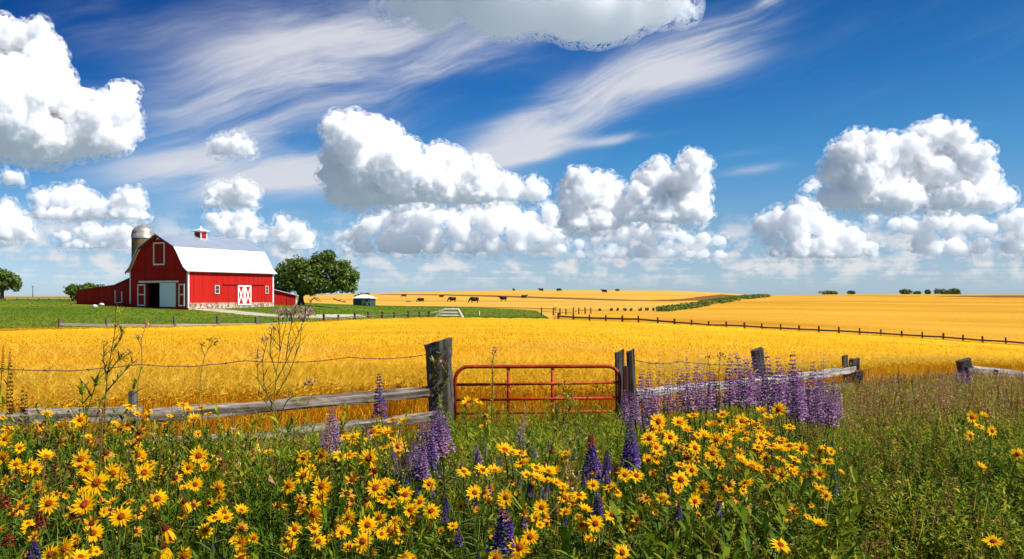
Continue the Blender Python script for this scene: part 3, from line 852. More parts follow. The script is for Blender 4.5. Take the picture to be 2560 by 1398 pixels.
prof_d = [(rs + .06, hs - .1), (rs + .06, hs + .5)] + [((rs + .04) * math.cos(a), hs + .5 + 1.72 * math.sin(a)) for a in np.linspace(0.0, math.pi / 2 - 0.05, 9)]
V = [(r_ * math.cos(2 * math.pi * k / n), r_ * math.sin(2 * math.pi * k / n), z) for (r_, z) in prof_d for k in range(n)]
Q = [(i*n+k, i*n+(k+1) % n, (i+1)*n+(k+1) % n, (i+1)*n+k) for i in range(len(prof_d)-1) for k in range(n)]
V.append((0, 0, hs + 2.24)); T = [((len(prof_d)-1)*n+k, (len(prof_d)-1)*n+(k+1) % n, len(V)-1) for k in range(n)]
mb.add(V, Q, T)
def dome_mat():
    m, t, b = material('weathered_silver_dome', 0.45, 0.4)
    tc = t.n('ShaderNodeTexCoord').outputs['Object']
    sep = t.n('ShaderNodeSeparateXYZ'); t.put(sep.inputs[0], tc)
    ang = t.m('ARCTAN2', sep.outputs[1], sep.outputs[0])
    fr = t.m('FRACT', t.m('MULTIPLY', ang, 24 / (2 * math.pi)))
    rib = t.smooth(t.m('ABSOLUTE', t.m('SUBTRACT', fr, 0.5)), 0.42, 0.5)
    nz = t.noise(tc, 1.1, 5, 0.65)
    c = t.ramp(nz, [(0.35, (.26, .21, .15)), (0.55, (.46, .44, .40)), (0.75, (.60, .60, .60))])
    t.put(b.inputs['Base Color'], t.mix(t.m('MULTIPLY', rib, 0.5), c, (.18, .17, .16)))
    b.inputs['Metallic'].default_value = 0.45
    return m
mb.build('dome', dome_mat(), silo, smooth=True)

# ------------------------------------------------------------------ sheds, tank, stones, pole
sp = on_ground(706, 146)
sh = thing('shed', sp, R(20), 'low red shed with pale metal roof tucked behind the barn', 'shed')
MB().box((-2.6, -1.6, -0.6), (2.0, 1.6, 1.55)).build('wall', M_red, sh)
mb = MB(); mb.prism([(-3.0, 2.85), (2.45, 1.45), (2.45, 1.57), (-3.0, 2.97)], -1.9, 1.9, 1); mb.build('roof', plain('pale_blue_metal', (.55, .62, .72), 0.45, 0.4), sh)
MB().prism([(-2.6, 1.55), (2.0, 1.55), (2.0, 1.56), (-2.6, 2.7)], -1.55, 1.55, 1).build('gable_panel', M_red, sh)
MB().box((0.5, -1.68, -0.5), (1.4, -1.61, 1.2)).build('door', M_red2, sh)
tk = thing('water_tank', on_ground(733, 148), 0, 'pale upright tank between the red shed and the round tree', 'tank')
MB().tube([(0, 0, -0.4), (0, 0, 2.05), (0, 0, 2.3), (0, 0, 2.45)], [0.62, 0.62, 0.5, 0.2], 18).build('tank_body', plain('pale_tank', (.66, .70, .74), 0.5, 0.4, 0.05), tk, smooth=False)
MB().tube([(0, 0, 2.42), (0, 0, 2.55)], 0.17, 12).build('tank_lid', plain('grey_lid', (.3, .32, .34)), tk)
hp = on_ground(911, 186)
hs_ = thing('shed', hp, R(-14), 'small dark green shed with white hipped roof in front of the far field', 'shed')
MB().box((-1.9, -1.5, -0.4), (1.9, 1.5, 1.55)).build('wall', boards('dark_green_boards', (.045, .085, .085), 0.3), hs_)
mb = MB(); V = [(-2.2, -1.8, 1.5), (2.2, -1.8, 1.5), (2.2, 1.8, 1.5), (-2.2, 1.8, 1.5), (-2.2, -1.8, 1.6), (2.2, -1.8, 1.6), (2.2, 1.8, 1.6), (-2.2, 1.8, 1.6), (-0.7, 0, 2.35), (0.7, 0, 2.35)]
mb.add(V, [(0,3,2,1),(0,1,5,4),(1,2,6,5),(2,3,7,6),(3,0,4,7),(4,5,9,8),(6,7,8,9)], [(5,6,9),(7,4,8)])
mb.build('roof', M_tin_w, hs_)
mb = MB()
for k, (x0, x1, z0, z1) in enumerate([(0.1, 0.5, 0.2, 1.2), (0.6, 0.85, 0.5, 1.3), (0.95, 1.45, 0.1, 0.9), (1.5, 1.75, 0.6, 1.25)]):
    mb.box((x0, -1.56, z0), (x1, -1.505, z1))
mb.build('patched_door', plain('flaking_pale_paint', (.42, .42, .40), 0.9, 0.1, 0.3, 6), hs_)
M_rockw = plain('white_boulder', (.74, .73, .70), 0.9, 0.1, 0.1, 2.0, bump=0.4)
def boulder(loc, sx, sy, sz, seed, lab):
    V, F = ICO2; r = np.random.default_rng(seed)
    off = r.uniform(0, 50, 3)
    V2 = np.array([v * (1 + 0.28 * noise.noise(Vector(v * 1.3 + off))) for v in V]) * np.array([sx, sy, sz])
    return link('boulder', new_mesh('boulder', V2, F, M_rockw, True), None, loc, lab, 'boulder', 'boulders on the lawn')
boulder(hit(237, 769, 90) + Vector((0, 0, .18)), .36, .3, .27, 1, 'rounder white boulder on the lawn, nearer of two')
boulder(hit(254, 764, 90) + Vector((0, 0, .15)), .42, .3, .22, 2, 'flatter white boulder on the lawn, the one behind its neighbour')
M_pole = plain('grey_pole_wood', (.12, .10, .09), 0.9, 0.1)
up_ = thing('utility_pole', on_ground(82, 330), 0, 'lone thin utility pole on the far left plain', 'pole')
MB().tube([(0, 0, 0), (0, 0, 4.2)], [.16, .11], 8).build('pole_shaft', M_pole, up_)
MB().box((-.55, -.07, 3.75), (.55, .07, 3.9)).build('cross_arm', M_pole, up_)
# ------------------------------------------------------------------ weathered wood
def wood(name, axis, stops, scale=1.0, bump=0.6, grain=9.0):
    m, t, b = material(name, 0.9, 0.15)
    tc = t.n('ShaderNodeTexCoord').outputs['Object']
    mp = t.n('ShaderNodeMapping'); t.put(mp.inputs[0], tc)
    s = [26.0 * scale] * 3; s[axis] = 1.3 * scale
    mp.inputs['Scale'].default_value = s
    n1 = t.noise(mp.outputs[0], 1.0, 6, 0.65, 0.8)
    n2 = t.noise(tc, 2.2 * scale, 3, 0.6)
    t.put(b.inputs['Base Color'], t.ramp(t.m('ADD', t.m('MULTIPLY', n1, 0.68), t.m('MULTIPLY', n2, 0.32)), stops))
    bp = t.n('ShaderNodeBump'); bp.inputs['Strength'].default_value = bump; bp.inputs['Distance'].default_value = 0.02
    t.put(bp.inputs['Height'], n1); t.put(b.inputs['Normal'], bp.outputs[0])
    return m
GREY = [(0.36, (.030, .022, .016)), (0.46, (.14, .105, .080)), (0.55, (.29, .235, .19)), (0.68, (.47, .395, .32))]
DARKW = [(0.36, (.014, .011, .009)), (0.47, (.060, .050, .042)), (0.56, (.13, .112, .095)), (0.68, (.25, .22, .19))]
PALE = [(0.36, (.09, .07, .06)), (0.48, (.28, .24, .21)), (0.62, (.50, .45, .41))]
BROWN = [(0.30, (.030, .016, .008)), (0.5, (.07, .042, .022)), (0.75, (.13, .085, .05))]
M_post = wood('weathered_post', 2, DARKW, 0.8)
M_rail = wood('weathered_rail', 0, GREY, 0.7)
M_rail_pale = wood('silvered_rail', 0, PALE, 0.7)
M_post_far = wood('brown_post', 2, BROWN, 0.5, 0.3)
M_rail_far = wood('brown_rail', 0, BROWN, 0.5, 0.3)
M_post_grey = wood('grey_lawn_post', 2, [(0.3, (.07, .06, .05)), (0.7, (.22, .19, .16))], 0.5, 0.3)
M_rail_lawn = wood('pale_lawn_rail', 0, [(0.3, (.30, .25, .19)), (0.7, (.50, .44, .36))], 0.5, 0.3)

def log_mesh(name, length, rx, rz, mat, seed, axis=0, taper=0.06, rag=0.16, sides=11, seg=16, slant=0.0, square=0.55):
    """a split log along one axis: uneven section, checks and a broken end"""
    r = np.random.default_rng(seed)
    ph = r.uniform(0, 50, 3)
    V = []
    for i in range(seg + 1):
        a = i / seg
        for k in range(sides):
            th = 2 * math.pi * k / sides + 0.2
            c, s = math.cos(th), math.sin(th)
            q = (abs(c) ** (2 / (2 + 4 * square)) * (1 if c > 0 else -1), abs(s) ** (2 / (2 + 4 * square)) * (1 if s > 0 else -1))
            w = 1 + rag * noise.noise(Vector((a * length * 0.9 + ph[0], c * 1.2 + ph[1], s * 1.2 + ph[2]))) * 1.6 + rag * 0.5 * r.normal() * 0.35
            if k in (2, 6) : w *= 0.86
            w *= 1 - taper * a
            along = a * length
            if i == seg: along += slant * c + r.normal() * 0.006 + rag * 0.08 * noise.noise(Vector((c * 3, s * 3, ph[0])))
            if i == 0 and axis == 0: along += r.normal() * 0.012
            p = (along, q[0] * rx * w, q[1] * rz * w)
            V.append(p if axis == 0 else (p[1], p[2], p[0]))
    Q = [(i*sides+k, i*sides+(k+1) % sides, (i+1)*sides+(k+1) % sides, (i+1)*sides+k) for i in range(seg) for k in range(sides)]
    n = len(V)
    def centre(i): return tuple(np.mean(V[i*sides:(i+1)*sides], axis=0))
    V += [centre(0), centre(seg)]
    T = [(n, (k+1) % sides, k) for k in range(sides)] + [(n+1, seg*sides+k, seg*sides+(k+1) % sides) for k in range(sides)]
    mb = MB().add(V, Q, T)
    return mb.mesh(name, mat)

def place_rail(parent, me, p, q, name='rail'):
    """a mesh built along local x laid from p to q"""
    o = link(name, me, parent)
    d = Vector(q) - Vector(p)
    o.location = Vector(p) - (parent.location if parent else Vector())
    o.rotation_euler = d.to_track_quat('X', 'Z').to_euler()
    return o

def P(px, py, d): return at_px(px, py, d)

# ------------------------------------------------------------------ near rail fence left of the gate
g0 = on_ground(1104, 14.0)
post = thing('gate_post', (g0.x, 14.05, g0.z - 0.3), 0, 'thick leaning weathered grey post holding the left end of the red gate', 'fence post')
pm = link('post_shaft', log_mesh('post_shaft', 1.73 - g0.z + 0.3, .185, .17, M_post, 21, axis=2, taper=-0.10, rag=.24, slant=.06, seg=22, square=.3), post)
pm.rotation_euler = (0, R(-2.0), 0)
lf = thing('rail_fence', (P(350, 1040, 11.7).x, 11.7, float(zg(P(350, 1040, 11.7).x, 11.7))), 0, 'split rail fence of silvery logs with barbed wire, left of the gate', 'fence')
def rail(p, q, rx, rz, seed, mat, par, **kw):
    return place_rail(par, log_mesh('rail', (Vector(q) - Vector(p)).length, rx, rz, mat, seed, **kw), p, q)
rail(P(372, 1040, 11.75), P(1092, 977, 13.95), .075, .095, 31, M_rail, lf, seg=40, rag=.26)
rail(P(58, 1042, 10.8), P(352, 1032, 11.75), .07, .10, 32, M_rail, lf, seg=30, rag=.28)
rail(P(-330, 1058, 9.7), P(75, 1044, 10.85), .07, .09, 36, M_rail, lf, seg=18)
rail(P(362, 1112, 11.6), P(700, 1090, 12.6), .065, .085, 33, M_rail, lf, seg=30, rag=.28)
rail(P(690, 1086, 12.65), P(1092, 1040, 13.9), .065, .085, 34, M_rail, lf, seg=30, rag=.28)
sp_ = P(326, 980, 11.75)
link('post', log_mesh('post', 1.15, .055, .055, M_post_grey, 35, axis=2, rag=.1, seg=8), lf, Vector((sp_.x, 11.82, sp_.z - 1.15)) - lf.location)
sp_ = P(-330, 975, 9.75)
link('post', log_mesh('post', 1.3, .08, .08, M_post, 37, axis=2, rag=.1, seg=8), lf, Vector((sp_.x, 9.8, sp_.z - 1.3)) - lf.location)
M_wire = plain('rusty_wire', (.13, .07, .035), 0.8, 0.3, 0.2, 20)
def barbed(pts, seed, step=0.16):
    r = random.Random(seed)
    mb = MB(); W_ = []
    for i in range(len(pts) - 1):
        a, b = Vector(pts[i]), Vector(pts[i+1]); n_ = max(2, int((b - a).length / 0.12))
        for k in range(n_):
            t_ = k / n_
            W_.append(a.lerp(b, t_) + Vector((0, 0, -0.05 * math.sin(math.pi * t_) + r.uniform(-.005, .005))))
    W_.append(Vector(pts[-1]))
    mb.tube(W_, .0065, 5)
    acc = 0
    for i in range(1, len(W_) - 1):
        acc += (W_[i] - W_[i-1]).length
        if acc > step:
            acc = 0; c = W_[i]
            for _ in range(2):
                d = Vector((r.uniform(-.4, .4), r.uniform(-1, 1), r.uniform(-1, 1))).normalized() * .030
                mb.tube([c - d, c, c + d], [.002, .0075, .002], 4)
    return mb
w = barbed([P(-330, 935, 9.8), P(0, 922, 10.6), P(345, 911, 11.7), P(610, 902, 12.5), P(870, 893, 13.3), P(1082, 884, 13.95)], 5)
w.v = [v - np.array(lf.location) for v in w.v]
w.build('barbed_wire', M_wire, lf)

# ------------------------------------------------------------------ red tube gate
M_gate = plain('red_gate_paint', (.44, .045, .011), 0.5, 0.2, 0.34, 14.0)
gd = 14.25
gl = P(1138, 1063, gd)
gate = thing('gate', (gl.x, gd, gl.z), 0, 'red tubular steel farm gate with rounded upper corners between the old posts', 'gate')
def gp(px, py): return P(px, py, gd) - gl
def tube_part(name, pts, r):
    MB().tube(pts, r, 10).build(name, M_gate, gate, smooth=True)
arc_l = [gp(1138 + 34 * (1 - math.cos(a)), 951 - 34 * math.sin(a)) for a in np.linspace(0, math.pi / 2, 7)]
arc_r = [gp(1549 - 30 * (1 - math.cos(a)), 947 - 31 * math.sin(a)) for a in np.linspace(math.pi / 2, 0, 7)]
tube_part('outer_tube', [gp(1138, 1072)] + arc_l + arc_r + [gp(1549, 1068)], .031)
for (yl, yr) in ((962, 957), (1000, 995), (1034, 1028), (1064, 1060)):
    tube_part('cross_tube', [gp(1140, yl), gp(1547, yr)], .024)
for x in (1271, 1381):
    tube_part('upright', [gp(x, 1070) + Vector((0, .012, 0)), gp(x, 918) + Vector((0, .012, 0))], .026)
hg = MB().box((-.06, -.03, -.03), (.01, .03, .03)); hg.v = [v + np.array(gp(1130, 950)) for v in hg.v]; hg.build('hinge', plain('dark_iron', (.03, .025, .02), 0.6, 0.4), gate)
pl = on_ground(1564, 14.2)
gpp = link('latch_post', log_mesh('latch_post', 2.45 - 176 * 14.2 / F_PX - pl.z + .3, .045, .045, plain('dark_red_iron', (.075, .018, .014), .6, .4), 41, axis=2, rag=.03, seg=6, square=.4), None,
           (pl.x, 14.2, pl.z - .3), 'dark red iron post behind the gate\'s latch end', 'fence post')
def old_post(px, top, d, rx, seed, lab, lean=0.0, mat=None, name='fence_post', cat='fence post', sq=.45):
    q = on_ground(px, d); zt = CAM_Z + (HY - top) / F_PX * d
    o = link(name, log_mesh(name, zt - q.z + .3, rx, rx, mat or M_post, seed, axis=2, rag=.13, seg=12, slant=.03, taper=-.04, square=sq), None, (q.x - math.tan(lean) * (zt - q.z), d, q.z - .3), lab, cat, 'old fence posts')
    o.rotation_euler = (0, lean, 0)
    return o
old_post(1549, 878, 14.75, .075, 42, 'left one of the twin grey posts at the gate\'s latch end', R(-1))
old_post(1578, 876, 14.85, .068, 43, 'right one of the twin dark posts at the gate\'s latch end', R(-3))
blk = P(1598, 985, 14.9)
rf = thing('rail_fence', on_ground(1850, 18.5), 0, 'broken rail fence of silvery logs behind the purple spires, right of the gate', 'fence')
rail(P(1585, 985, 14.9), P(1880, 955, 18.8), .06, .085, 51, M_rail_pale, rf, seg=26, rag=.3)
rail(P(1870, 958, 18.8), P(2135, 925, 25.6), .07, .10, 52, M_rail_pale, rf, seg=26, rag=.3)
rail(P(1990, 978, 22.0), P(2140, 965, 25.8), .07, .09, 53, M_rail_pale, rf, seg=18, rag=.3)
w = barbed([P(1585, 900, 14.9), P(1700, 904, 16.2), P(1890, 908, 19.2)], 9)
w.v = [v - np.array(rf.location) for v in w.v]
w.build('barbed_wire', M_wire, rf)
old_post(1897, 871, 19.4, .12, 44, 'leaning dark post rising out of the purple spires', R(-9))
old_post(2113, 890, 25.6, .075, 45, 'thin post beside a thicker one at the broken fence end', R(-4))
old_post(2135, 897, 25.9, .135, 46, 'thick dark post at the broken fence end, right of a thinner one', R(2))
old_post(2146, 928, 25.4, .10, 49, 'short splintered dark stump leaning on the fence end post', R(3))
old_post(2412, 898, 32.5, .22, 47, 'tilted dark post alone among the weeds at the right', R(-10))
ff = thing('rail_fence', on_ground(2500, 34.5), 0, 'collapsed pale fence rails beside the tilted post at the right edge', 'fence')
rail(P(2428, 922, 32.5), P(2545, 932, 34.5), .09, .10, 55, M_rail_pale, ff, seg=12)
rail(P(2490, 934, 33.0), P(2680, 945, 36.5), .10, .15, 56, M_rail_pale, ff, seg=12)
rail(P(2418, 940, 32.3), P(2520, 948, 33.5), .10, .12, 58, M_rail, ff, seg=12)
rail(P(2408, 930, 32.2), P(2448, 938, 32.6), .17, .19, 57, M_post, ff, seg=8)

# ------------------------------------------------------------------ far post and rail fences
def far_fence(lab, posts, width, rails, mp, mr, post_extra=0.25, rail_h=.09, rail_t=.05, wires=0):
    """posts: (px, top py, base py, distance); rails: fraction of the post height for each rail"""
    first = posts[0]
    root = thing('rail_fence', on_ground(first[0], first[3]), 0, lab, 'fence')
    tops = []
    for i, (px, t, b, d) in enumerate(posts):
        base, top = P(px, b, d), P(px, t, d)
        zb = min(base.z, float(zg(base.x, d))) - post_extra
        w_ = width / 2 * random.uniform(.85, 1.15)
        tops.append((base, top))
        if -60 < px < 2620:
            o = MB().tube([(0, 0, 0), (0, 0, (top.z - zb) * .5), (0, 0, top.z - zb)], [w_ * 1.1, w_, w_ * .95], 8).build('post', mp, root, Vector((base.x, d, zb)) - root.location)
            o.rotation_euler = (random.uniform(-.03, .03), random.uniform(-.03, .03), 0)
    for f in rails:
        for (b0, t0), (b1, t1) in zip(tops[:-1], tops[1:]):
            p = b0.lerp(t0, f + random.uniform(-.03, .03)); q = b1.lerp(t1, f + random.uniform(-.03, .03))
            me = MB().box((-.05, -rail_t / 2, -rail_h / 2), ((q - p).length + .05, rail_t / 2, rail_h / 2)).mesh('rail', mr)
            place_rail(root, me, p - Vector((0, .12, 0)), q - Vector((0, .12, 0)))
    return root
rp = [(1396,440),(1434,448),(1474,455),(1514,458),(1556,462),(1596,465),(1644.7,478),(1686,490),(1729,500)]
posts = [(x, 660 + .3125 * y - 15 - 1.5 * i / 8, 660 + .3125 * y) for i, (x, y) in enumerate(rp)]
rp2 = [(1772,820),(1816,821),(1861.5,823),(1905,826),(1952,828),(1997.5,831),(2046.5,833),(2096.5,835),(2148.5,838.5),(2201.5,841.5),(2253.75,845),(2305.6,848),(2357.8,851),(2407,855.5),(2457,859),(2515,862.5),(2572,867),(2630,872)]
posts += [(x, y - 17 - .1 * i, y) for i, (x, y) in enumerate(rp2)]
posts = [(x, t, b, float(D2(x)) + .6) for (x, t, b) in posts]
far_fence('long dark brown post and rail fence crossing the fields on the right', posts, .26, (.45,), M_post_far, M_rail_far, rail_h=.22, rail_t=.08)
lp = [(150,796,818),(266,796,822),(437,790,826),(546,790,824),(642,793,822),(727,788,818)]
posts = [(x, t, b, float(D2(x)) + 1.2) for (x, t, b) in lp]
far_fence('grey fence with one pale rail along the lawn edge, left of the gravel bend', posts, .36, (.36,), M_post_grey, M_rail_lawn, rail_h=.22, rail_t=.08)
lp = [(810,785,812),(845,787,811),(887,783,809),(921,780,806),(955,779,803),(985,780,801),(1020,778,800),(1048,780,800),(1072,778,800)]
posts = [(x, t, b, float(D2(x)) + 1.2) for (x, t, b) in lp]
far_fence('brown fence with grey rails between the gravel bend and the livestock panel', posts, .26, (.30, .68), M_post_far, M_post_grey, rail_h=.10, rail_t=.06)
lp = [(1354,769,785),(1383,769,787),(1400,771,786),(1415,772,788),(1433,768,788),(1447,769,780),(1463,769,779),(1477,769,778)]
posts = [(x, t, b, 152 + i * 2.0) for i, (x, t, b) in enumerate(lp)]
far_fence('short run of dark posts at the far corner of the green strip', posts, .24, (.35,), M_post_far, M_rail_far, rail_h=.06, rail_t=.05)
posts = [(x, 746 + abs(87 - x) * .01, 761 - (x / 175.0) * 3, 158) for x in (-60, -22, 12, 42, 70, 97, 123, 149, 174)]
far_fence('low dark fence with two rails on the far left, beyond the lawn', posts, .22, (.4, .75), M_post_far, M_rail_far, rail_h=.11)
# pale livestock panel
q = hit(1120, 796, 100)
ch = thing('livestock_panel', q, 0, 'pale peeled pole livestock loading pen at the end of the lawn fence', 'livestock pen')
sx = q.y / F_PX
def cp(px, py, dy=0.0): return Vector(((px - 1120) * sx, dy, (796 - py) * sx))
M_peel = plain('peeled_pole', (.62, .56, .47), .8, .2, .08)
for dy in (0.0, 1.4):
    MB().tube([cp(1086, 797, dy), cp(1096, 787, dy), cp(1104, 777, dy), cp(1110, 774, dy), cp(1146, 774, dy), cp(1150, 783, dy), cp(1157, 795, dy)], .14, 8).build('bent_pole', M_peel, ch)
    for y in (781.5, 789):
        MB().tube([cp(1101, y, dy), cp(1150, y + .5, dy)], .11, 7).build('rail', M_peel, ch)
for x in (1099, 1124, 1148):
    MB().tube([cp(x, 799, .05), cp(x, 774.5, .05)], .085, 7).build('post', M_peel, ch)
MB().tube([cp(1078, 782, 0), cp(1104, 778, 0)], .07, 7).build('rail', M_peel, ch)
sp2 = hit(1198, 789, 100)
MB().tube([(0, 0, -.3), (0, 0, .75)], .12, 8).build('marker_post', M_white, None, sp2, label='single short white marker post on the green strip', cat='post')

# ------------------------------------------------------------------ cattle
M_cow = plain('black_hide', (.014, .011, .010), 0.7, 0.3, 0.1)
def cow_mesh(grazing, seed):
    bm = bmesh.new()
    def ell(c, r, rot=0.0):
        m_ = Matrix.Translation(Vector(c)) @ Matrix.Rotation(rot, 4, 'Y') @ Matrix.Diagonal((*r, 1))
        bmesh.ops.create_uvsphere(bm, u_segments=16, v_segments=10, radius=1, matrix=m_)
    def limb(pts, rad):
        for i in range(len(pts) - 1):
            a, b = Vector(pts[i]), Vector(pts[i+1])
            for k in range(6):
                t_ = k / 5
                ell(a.lerp(b, t_), (rad[i] * (1 - t_) + rad[i+1] * t_,) * 3)
    ell((0.45, 0, .98), (.48, .36, .50)); ell((0, 0, .90), (.76, .40, .50)); ell((-.60, 0, .98), (.46, .36, .46)); ell((.74, 0, 1.04), (.30, .26, .40))
    if grazing:
        limb([(.85, 0, 1.10), (1.15, 0, .80), (1.30, 0, .48)], [.24, .17, .13]); limb([(1.30, 0, .46), (1.38, 0, .14)], [.15, .09]); hd = (1.25, .55)
    else:
        limb([(.85, 0, 1.15), (1.15, 0, 1.38)], [.25, .16]); limb([(1.15, 0, 1.40), (1.52, 0, 1.24)], [.16, .09]); hd = (1.12, 1.48)
    for sy in (-1, 1):
        limb([(hd[0], sy * .10, hd[1]), (hd[0] - .04, sy * .26, hd[1] + .02)], [.05, .04])
    for (x, sx_, off) in ((.58, 1, .06), (.58, -1, -.08), (-.68, 1, -.06), (-.68, -1, .10)):
        if x > 0: limb([(x, sx_ * .17, .80), (x + off * .4, sx_ * .17, .45), (x + off, sx_ * .17, .05)], [.15, .085, .07])
        else: limb([(x, sx_ * .17, .90), (x + .10, sx_ * .17, .66), (x - .06 + off * .3, sx_ * .17, .42), (x + off, sx_ * .17, .05)], [.20, .13, .08, .07])
    limb([(-.95, 0, 1.22), (-1.02, 0, .80), (-1.0, 0, .45)], [.05, .035, .06])
    me = bpy.data.meshes.new('cow'); bm.to_mesh(me); bm.free()
    o = bpy.data.objects.new('cow', me); COL.objects.link(o)
    md = o.modifiers.new('union', 'REMESH'); md.mode = 'VOXEL'; md.voxel_size = .045
    me2 = bpy.data.meshes.new_from_object(o.evaluated_get(bpy.context.evaluated_depsgraph_get()))
    bpy.data.objects.remove(o); me2.materials.clear(); me2.materials.append(M_cow)
    me2.polygons.foreach_set('use_smooth', np.ones(len(me2.polygons), bool))
    return me2
COWS = [cow_mesh(True, 1), cow_mesh(False, 2)]
for (px, py, kind, rz, sc, lab) in [
        (1010, 743, 0, 200, .9, 'leftmost black cow on the far field, grazing near the dark margin'),
        (1052, 756, 0, 170, .95, 'black cow grazing low on the far field, above the livestock pen\'s left side'),
        (1104, 745, 1, 20, .9, 'small black cow standing up by the dark margin, above the livestock pen'),
        (1131, 755, 0, 190, 1.1, 'black cow grazing with its back hunched, left of the biggest cow'),
        (1186, 757.5, 0, 183, 1.25, 'biggest and nearest black cow, grazing side-on on the far field'),
        (1258, 753, 1, 185, 1.15, 'black cow standing side-on, right of the biggest cow'),
        (1310, 747, 1, 12, 1.0, 'black cow standing on the dark margin line'),
        (1284, 727.5, 0, 60, .9, 'tiny black cow on the ridge, first of the ridge row'),
        (1353, 729, 1, 195, 1.1, 'black cow on the ridge, second of the ridge row'),
        (1397, 729, 0, 10, 1.1, 'black cow on the ridge, third of the ridge row'),
        (1511, 733, 1, 178, 1.2, 'black cow just below the ridge, right of the other ridge cattle'),
        (1543, 727.5, 0, 5, 1.0, 'black cow half hidden behind the ridge crest, far right of the herd'),
        (1021, 755.5, 0, 5, .7, 'small calf lying low on the far field near the left cattle')]:
    p = hit(px, py, 200)
    o = link('cow', COWS[kind], None, p - Vector((0, 0, .05)), lab, 'cow', 'cattle on the far field')
    o.rotation_euler = (0, 0, R(rz)); o.scale = (sc,) * 3
    if 'lying' in lab:
        o.data = COWS[0].copy(); o.data.materials[0] = plain('tan_hide', (.30, .17, .07)); o.location.z -= .45
    if 'half hidden' in lab: o.location.z -= .4
# ------------------------------------------------------------------ scattering helpers
def blade(w, h, bend, seg=3, tip=0.0, lift=0.0):
    """a narrow leaf growing up local z, bending towards +x"""
    V = []
    for i in range(seg + 1):
        a = i / seg
        x = bend * a * a; z = lift + h * (a - 0.18 * abs(bend) / max(h, 1e-6) * a * a)
        ww = w * (1 - a) ** 0.7 * 0.5 if i else w * 0.35
        V += [(x, -ww, z), (x, ww, z)]
    Q = [(2*i, 2*i+1, 2*i+3, 2*i+2) for i in range(seg)]
    return np.array(V), np.array(Q)

def to_tris(Q):
    Q = np.asarray(Q)
    if Q.shape[1] == 3: return Q
    return np.concatenate([Q[:, [0, 1, 2]], Q[:, [0, 2, 3]]])

def join(parts):
    """[(V, F, tint)] -> V, triangles, tint per vertex"""
    V, F, T, n = [], [], [], 0
    for (v, f, t) in parts:
        v = np.asarray(v, float); V.append(v); F.append(to_tris(f) + n); T.append(np.full(len(v), t) if np.ndim(t) == 0 else t); n += len(v)
    return np.concatenate(V), np.concatenate(F), np.concatenate(T)

def rot_z(V, a):
    c, s = np.cos(a), np.sin(a)
    return np.stack([V[..., 0] * c - V[..., 1] * s, V[..., 0] * s + V[..., 1] * c, V[..., 2]], -1)

def scatter(templates, pos, scale, rotz, lean=0.1, which=None, tint_j=0.1, sz=None, seed=1, tint_off=None, wind=(0, 0)):
    """copies of template meshes as one mesh: V, F, tint"""
    r = np.random.default_rng(seed)
    n = len(pos)
    which = r.integers(0, len(templates), n) if which is None else which
    Vs, Fs, Ts, base = [], [], [], 0
    lx = r.normal(0, lean, n) + wind[0]; ly = r.normal(0, lean, n) + wind[1]
    tj = r.normal(0, tint_j, n) + (0 if tint_off is None else tint_off)
    sz = np.ones(n) if sz is None else sz
    for k, (V, F, T) in enumerate(templates):
        idx = np.nonzero(which == k)[0]
        if not len(idx): continue
        v = V[None] * scale[idx][:, None, None]
        v = v * np.stack([np.ones(len(idx)), np.ones(len(idx)), sz[idx]], -1)[:, None, :]
        a = rotz[idx][:, None]
        v = rot_z(v, a)
        v[..., 0] += v[..., 2] * lx[idx][:, None]; v[..., 1] += v[..., 2] * ly[idx][:, None]
        v += pos[idx][:, None, :]
        Vs.append(v.reshape(-1, 3)); Fs.append((F[None] + (np.arange(len(idx)) * len(V))[:, None, None] + base).reshape(-1, 3))
        Ts.append((T[None] + tj[idx][:, None]).reshape(-1)); base += len(idx) * len(V)
    return np.concatenate(Vs), np.concatenate(Fs), np.clip(np.concatenate(Ts), 0, 1)

def sample(n, px0, px1, d0, d1, power=1.0, r=rng):
    """points thinning out with distance: more per metre near the camera"""
    px = r.uniform(px0, px1, n)
    u = r.uniform(0, 1, n)
    d = (d0 ** power + u * (d1 ** power - d0 ** power)) ** (1 / power) if power else np.exp(np.log(d0) + u * np.log(d1 / d0))
    return px, d, (px - CX) / F_PX * d

